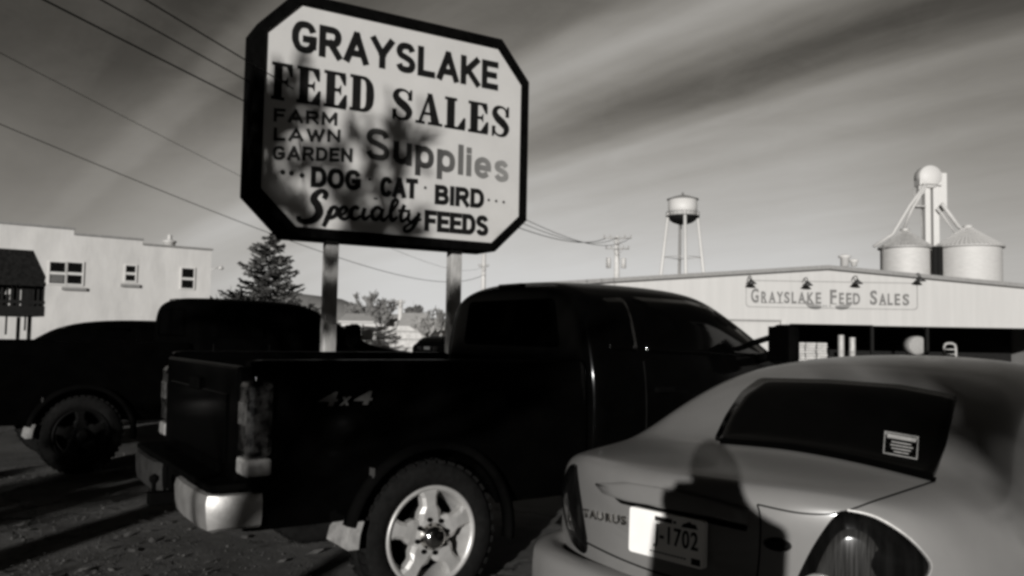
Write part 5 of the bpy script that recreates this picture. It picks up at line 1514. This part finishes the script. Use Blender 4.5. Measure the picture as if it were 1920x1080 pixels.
# far tree belt on the horizon (beyond counting)
rg = random.Random(11); K = MB()
for i in range(9000):
    x = rg.uniform(-330, 330); Y = rg.uniform(300, 330)
    h = 6 + 2.0 * math.sin(x * .045) + 1.5 * math.sin(x * .17 + 2)
    z = h * rg.random() ** .8; s_ = rg.uniform(.5, 1.3)
    u = Vector((rg.gauss(0, 1), rg.gauss(0, .3), rg.gauss(0, 1))).normalized() * s_; v = Vector((u.z, 0, -u.x)) * .5
    q = Vector((x, Y, z)); K.add([q - u, q + v, q + u, q - v], [(0, 1, 2, 3)])
tag(K.build('far_woods', mat('far_wood_twigs', .16, .95, spec=.02, var=.3, scale=.05), fix=False), 'far belt of bare woods on the horizon', 'woods', None, 'stuff')

# ---------------------------------------------------------------- pale sheds and fence seen between the posts
def shed(name, px0, px1, pt_, Y, rise, label, dep=9, door=None):
    a, b = at(px0, pt_, Y), at(px1, pt_, Y)
    g = empty(name, ((a.x + b.x) / 2, Y, 0), 0, label, 'shed')
    L = b.x - a.x; h = a.z
    MB().prism([(0, 0), (dep, 0), (dep, h), (dep / 2, h + rise), (0, h)], (-L / 2, 0, 0), (0, 1, 0), (0, 0, 1), (1, 0, 0), L).build('wall', WALL_W, g)
    rf = MB()
    for s in (0, 1):
        y0, y1 = (-.4, dep / 2) if s == 0 else (dep + .4, dep / 2)
        z0 = h - rise * .4 / (dep / 2)
        rf.prism([(y0, z0 + .01), (y1, h + rise + .01), (y1, h + rise + .18), (y0, z0 + .18)], (-L / 2 - .3, 0, 0), (0, 1, 0), (0, 0, 1), (1, 0, 0), L + .6)
    rf.build('roof', GALV, g)
    for k in range(max(1, int(L / 6))):
        x = -L / 2 + L * (k + .5) / max(1, int(L / 6))
        w_ = MB().box((x, -.03, h * .45), (1.5, .08, h * .4)).build('window', WFRAME, g)
        MB().box((x, -.06, h * .45), (1.25, .06, h * .34)).build('pane', WGLASS, w_)
    return g
shed('long_shed', 640, 744, 603, 105, 1.0, 'long low white shed behind the pale fence, left of the short pole')
shed('small_shed', 752, 790, 612, 84, 1.3, 'small white shed with a pitched roof under the rounded tree', 7)
p0, p1 = at(640, 620, 62), at(838, 620, 60)
fn = empty('board_fence', (p0.x, 61, 0), 0, 'long pale board fence crossing the gap between the sign posts', 'fence')
hF = at(740, 612, 61).z; LF = p1.x - p0.x + 6
bd = MB(); rgf = random.Random(3)
for i in range(int(LF / .22)):
    bd.box((-3 + i * .22, 0, hF / 2 + rgf.uniform(-.02, .02)), (.205, .03, hF - .06))
bd.build('board_panel', mat('pale_fence_boards', .45, .85, spec=.05, var=.2, scale=3), fn)
for z in (.5, hF - .35, hF * .55): MB().box((LF / 2 - 3, -.06, z), (LF, .08, .12)).build('rail', mat('grey_fence_rail', .30, .9), fn)
for i in range(int(LF / 2.4) + 1): MB().box((-3 + i * 2.4, -.05, (hF + .1) / 2), (.13, .13, hF + .1), bev=.01).build('post', mat('grey_fence_rail', .30, .9), fn)

# ---------------------------------------------------------------- behind the camera: the photographer and the trees that shade the sign
def person(loc):
    g = empty('person', loc, 0, 'person in a dark coat holding up a phone, behind the camera', 'person')
    V = [(0, 0, .94), (0, 0, 1.08), (0, .01, 1.24), (0, .01, 1.42), (0, .02, 1.52), (0, .03, 1.60), (0, .03, 1.72),
         (-.09, 0, .90), (-.10, .02, .50), (-.10, -.03, .09), (-.10, .10, .035),
         (.09, 0, .90), (.11, -.01, .50), (.11, -.05, .09), (.11, .08, .035),
         (-.14, .01, 1.40), (-.150, .07, 1.16), (-.11, .27, 1.36), (-.085, .30, 1.44),
         (.14, .01, 1.40), (.135, .06, 1.16), (.11, .27, 1.34), (.085, .30, 1.42)]
    Ed = [(0, 1), (1, 2), (2, 3), (3, 4), (4, 5), (5, 6), (0, 7), (7, 8), (8, 9), (9, 10), (0, 11), (11, 12), (12, 13), (13, 14), (3, 15), (15, 16), (16, 17), (17, 18), (3, 19), (19, 20), (20, 21), (21, 22)]
    Rd = [.135, .13, .14, .125, .10, .085, .08, .10, .068, .045, .04, .10, .068, .045, .04, .10, .075, .055, .036, .10, .075, .055, .036]
    me = bpy.data.meshes.new('body'); me.from_pydata(V, Ed, []); me.materials.append(CLOTH)
    o = bpy.data.objects.new('body', me); C.objects.link(o); o.parent = g
    md = o.modifiers.new('skin', 'SKIN')
    for i, r in enumerate(Rd): me.skin_vertices[0].data[i].radius = (r, r * (.72 if i in (0, 1, 2, 3) else 1))
    me.skin_vertices[0].data[0].use_root = True
    o.modifiers.new('sub', 'SUBSURF').levels = 2
    me2 = eval_mesh(o, 'body'); o.modifiers.clear(); o.data = me2
    # head, face, hair
    h = MB(); vs = []; fs = []
    for i in range(13):
        th = PI * i / 12
        for k in range(20):
            ph = 2 * PI * k / 20
            x, y, z = .074 * math.sin(th) * math.cos(ph), .096 * math.sin(th) * math.sin(ph), .118 * math.cos(th)
            if z < -.03: x *= 1 - .35 * min(1, (-z - .03) / .08); y = y * (1 - .25 * min(1, (-z - .03) / .08)) + .012 * min(1, (-z - .03) / .08)
            vs.append((x, y + .035, z + 1.645))
    for i in range(12):
        for k in range(20): fs.append((i * 20 + k, i * 20 + (k + 1) % 20, i * 20 + 20 + (k + 1) % 20, i * 20 + 20 + k))
    h.add(vs, fs, True)
    h.tube([(0, .122, 1.675), (0, .142, 1.635), (0, .128, 1.622)], [.010, .017, .012], 8)
    for s in (-1, 1): h.box((s * .076, .03, 1.64), (.016, .04, .06), bev=.007)
    h.box((0, .122, 1.588), (.046, .02, .014), bev=.006)
    hd = h.build('head', SKIN, g)
    for s in (-1, 1): MB().lathe([(0, -.011), (.008, -.008), (.012, 0), (.008, .008), (0, .011)], (s * .031, .118, 1.655), 'Z', 10).build('eye', WFRAME, hd)
    hr = MB(); vs = [(v[0] * 1.10, (v[1] - .035) * 1.10 + .027, (v[2] - 1.645) * 1.09 + 1.652) for v in vs]
    ff = [f for f in fs if sum(vs[i][2] for i in f) / 4 > (1.70 if sum(vs[i][1] for i in f) / 4 > .06 else 1.60)]
    hr.add(vs, ff, True).build('hair', mat('dark_hair', .02, .7), g)
    for s in (-1, 1):
        hm = MB(); w_ = Vector((s * .085, .30, 1.43))
        hm.tube([w_, w_ + Vector((-s * .005, .012, .05)), w_ + Vector((-s * .010, .02, .085))], [.030, .040, .036], 10)
        for k in range(4):
            b0 = w_ + Vector((-s * (.0 + .004 * k), .03, .055 + .016 * (k - 1.0)))
            ln = (.062, .074, .070, .056)[k]
            hm.tube([b0, b0 + Vector((-s * ln * .35, .022, .004)), b0 + Vector((-s * ln * .85, .012, .006)), b0 + Vector((-s * ln * 1.1, -.006, .004))], [.0095, .009, .0082, .007], 7)
        hm.tube([w_ + Vector((-s * .02, -.005, .04)), w_ + Vector((-s * .035, -.018, .07)), w_ + Vector((-s * .05, -.014, .09))], [.012, .0105, .009], 7)
        hm.build('hand', SKIN, g)
    return g
person((-.01, -.40, 0))
ph = MB().box((0, -.052, 1.5), (.15, .012, .078), bev=.004)
tag(ph.build('phone', TRIM), 'dark phone held sideways in both hands of the person', 'phone')
bare_tree('shade_tree', (-5.25, -5.0, 0), 7.05, 201, 'tall bare tree behind the camera, shading the left half of the store sign', 'tree', None, spread=.55, depth=6, m=TWIG, trunk_frac=.22, nb=3, minr=.010, r0=.07)

for k, (x, y, px_w, h) in enumerate(((-3.3, -2.0, 105, 1.15), (-4.6, -2.3, 85, .95), (-5.75, -1.8, 70, 1.3), (-7.0, -2.2, 120, 2.9), (-2.55, -3.4, 60, 1.25))):  # unseen bushes, added to darken the ground and the farther truck's wheel
    g_ = shrub(960, 540, 20, px_w, 340 + k, ['low leafy evergreen bush in the hedge behind the camera, second nearest the photographer', 'lowest evergreen bush, in the middle of the hedge behind the camera', 'narrow evergreen bush beside the tall one in the hedge', 'tallest evergreen bush at the far end of the hedge behind the camera', 'evergreen bush of the hedge nearest the photographer'][k], HEDGE, 'shrub', 'hedge bushes behind the camera', .9, 'hedge_bush')
    g_.location = (x, y, 0); g_.scale = (1, 1, h / 2.66)

for k, (x, y, h, sd_) in enumerate(((-4.9, -3.0, 1.6, 401), (-6.6, -2.6, 2.3, 402), (-4.2, -6.6, 2.0, 403))):
    bare_tree('bare_bush', (x, y, 0), h, sd_, ['low bare bush behind the camera, casting thin streaks on the asphalt', 'taller bare bush behind the camera near the service pole', 'bare bush farthest behind the camera'][k], 'shrub', 'bare bushes behind the camera', spread=.9, depth=4, trunk_frac=.3, nb=3, minr=.010, r0=.04)

rg = random.Random(77)
sh = bpy.data.objects['shade_tree']
cv = [v.co.copy() for c in children(sh) if c.name.startswith('crown') for v in c.data.vertices]
K = MB()
for i in range(520):
    p = rg.choice(cv) + Vector((rg.uniform(-.12, .12), rg.uniform(-.12, .12), rg.uniform(-.2, .05)))
    u = Vector((rg.gauss(0, 1), rg.gauss(0, 1), rg.gauss(0, 1))).normalized() * rg.uniform(.04, .085)
    v = u.cross(Vector((rg.gauss(0, 1), rg.gauss(0, 1), rg.gauss(0, 1)))).normalized() * rg.uniform(.025, .05)
    K.add([p - u, p + v, p + u, p - v], [(0, 1, 2, 3)])
K.build('withered_leaves', mat('withered_leaves', .12, .9, spec=.04), sh, fix=False)

# pale house to the right of the lot, mirrored in the pickup's side glass
hs_ = empty('gabled_house', (13.2, 6.4, 0), R(-37), 'pale gabled house right of the car park, mirrored in the black truck side window', 'house')
m = MB(); m.prism([(-3.4, 0), (3.4, 0), (3.4, 5.2), (0, 7.8), (-3.4, 5.2)], (0, 0, 0), (1, 0, 0), (0, 0, 1), (0, 1, 0), 8); m.build('wall', WALL_W, hs_)
m = MB()
for q in (-1, 1): m.prism([(0, 7.82), (q * 3.9, 4.83), (q * 3.9, 5.08), (0, 8.1)], (0, -.4, 0), (1, 0, 0), (0, 0, 1), (0, 1, 0), 8.8)
m.build('roof', mat('dark_shingles', .05, .9, spec=.05, scale=8, var=.3), hs_)
for x, z, w2, h2 in ((-1.6, 1.9, 1.1, 1.5), (1.5, 1.9, 1.2, 1.5), (0, 5.2, 1.3, 1.4)):
    wf = MB().box((x, -.04, z), (w2 + .24, .08, h2 + .24)).build('window', WFRAME, hs_)
    MB().box((x, -.06, z), (w2, .08, h2)).build('pane', WGLASS, wf)

bare_tree('shade_tree', (-3.95, -5.9, 0), 5.9, 207, 'shorter bare tree behind the camera, shading the posts of the store sign', 'tree', None, spread=.6, depth=6, m=TWIG, trunk_frac=.24, nb=3, minr=.010, r0=.05)
# loose grit, pebbles and dead leaves on the asphalt
rg = random.Random(19); K = MB(); Lf = MB()
for i in range(5200):
    cx_, cy_ = rg.choice(((-3.2, 5.0), (-2.6, 3.6), (-4.3, 6.6), (-1.6, 3.2), (-.6, 3.0), (-5.0, 8.2), (-2.2, 4.2)))
    x, y = cx_ + rg.gauss(0, .8), cy_ + rg.gauss(0, .8)
    r_ = rg.uniform(.003, .010) if rg.random() < .96 else rg.uniform(.010, .020)
    c = Vector((x, y, .006 + r_ * .35)); a = rg.uniform(0, PI)
    u, v = Vector((math.cos(a), math.sin(a), 0)) * r_, Vector((-math.sin(a), math.cos(a), 0)) * r_ * rg.uniform(.6, 1)
    t_p = c + Vector((0, 0, r_ * .6)); b_p = c - Vector((0, 0, r_ * .4))
    K.add([c + u, c + v, c - u, c - v, t_p, b_p], [(0, 1, 4), (1, 2, 4), (2, 3, 4), (3, 0, 4), (1, 0, 5), (2, 1, 5), (3, 2, 5), (0, 3, 5)])
for i in range(420):
    x, y = rg.gauss(-2.8, 1.6), rg.gauss(5.0, 2.0)
    a = rg.uniform(0, 2 * PI); L_ = rg.uniform(.03, .06)
    u, v = Vector((math.cos(a), math.sin(a), rg.uniform(-.1, .25))) * L_, Vector((-math.sin(a), math.cos(a), rg.uniform(-.2, .3))) * L_ * .45
    c = Vector((x, y, .022)); Lf.add([c - u, c + v, c + u, c - v], [(0, 1, 2), (0, 2, 3)])
tag(K.build('loose_grit', mat('pale_grit', .085, .9, spec=.05, var=.6, scale=30), fix=False), 'pale loose grit scattered over the asphalt beside the trucks', 'grit', None, 'stuff')
tag(Lf.build('dead_leaves', mat('dead_leaves', .11, .9, spec=.05, var=.5, scale=20), fix=False), 'dry dead leaves lying about on the asphalt', 'leaves', None, 'stuff')

far_t = bare_tree('shade_tree', (-.75, -14.2, 0), 7.6, 229, 'bare tree farthest behind the camera, shading the flank of the silver car', 'tree', None, spread=.6, depth=6, m=TWIG, trunk_frac=.22, nb=3, minr=.014, r0=.09)  # unseen tree, added only to dim the car's flank
cv = [far_t.matrix_basis.to_3x3() @ v.co for c in children(far_t) if c.name.startswith('crown') for v in c.data.vertices]
rg = random.Random(91); K = MB(); inv = far_t.matrix_basis.to_3x3().inverted()
for i in range(1500):
    p = inv @ rg.choice(cv) + Vector((rg.uniform(-.15, .15), rg.uniform(-.15, .15), rg.uniform(-.2, .05)))
    u = Vector((rg.gauss(0, 1), rg.gauss(0, 1), rg.gauss(0, 1))).normalized() * rg.uniform(.05, .10)
    v = u.cross(Vector((rg.gauss(0, 1), rg.gauss(0, 1), rg.gauss(0, 1)))).normalized() * rg.uniform(.03, .06)
    K.add([p - u, p + v, p + u, p - v], [(0, 1, 2, 3)])
K.build('withered_leaves', mat('withered_leaves', .12, .9, spec=.04), far_t, fix=False)
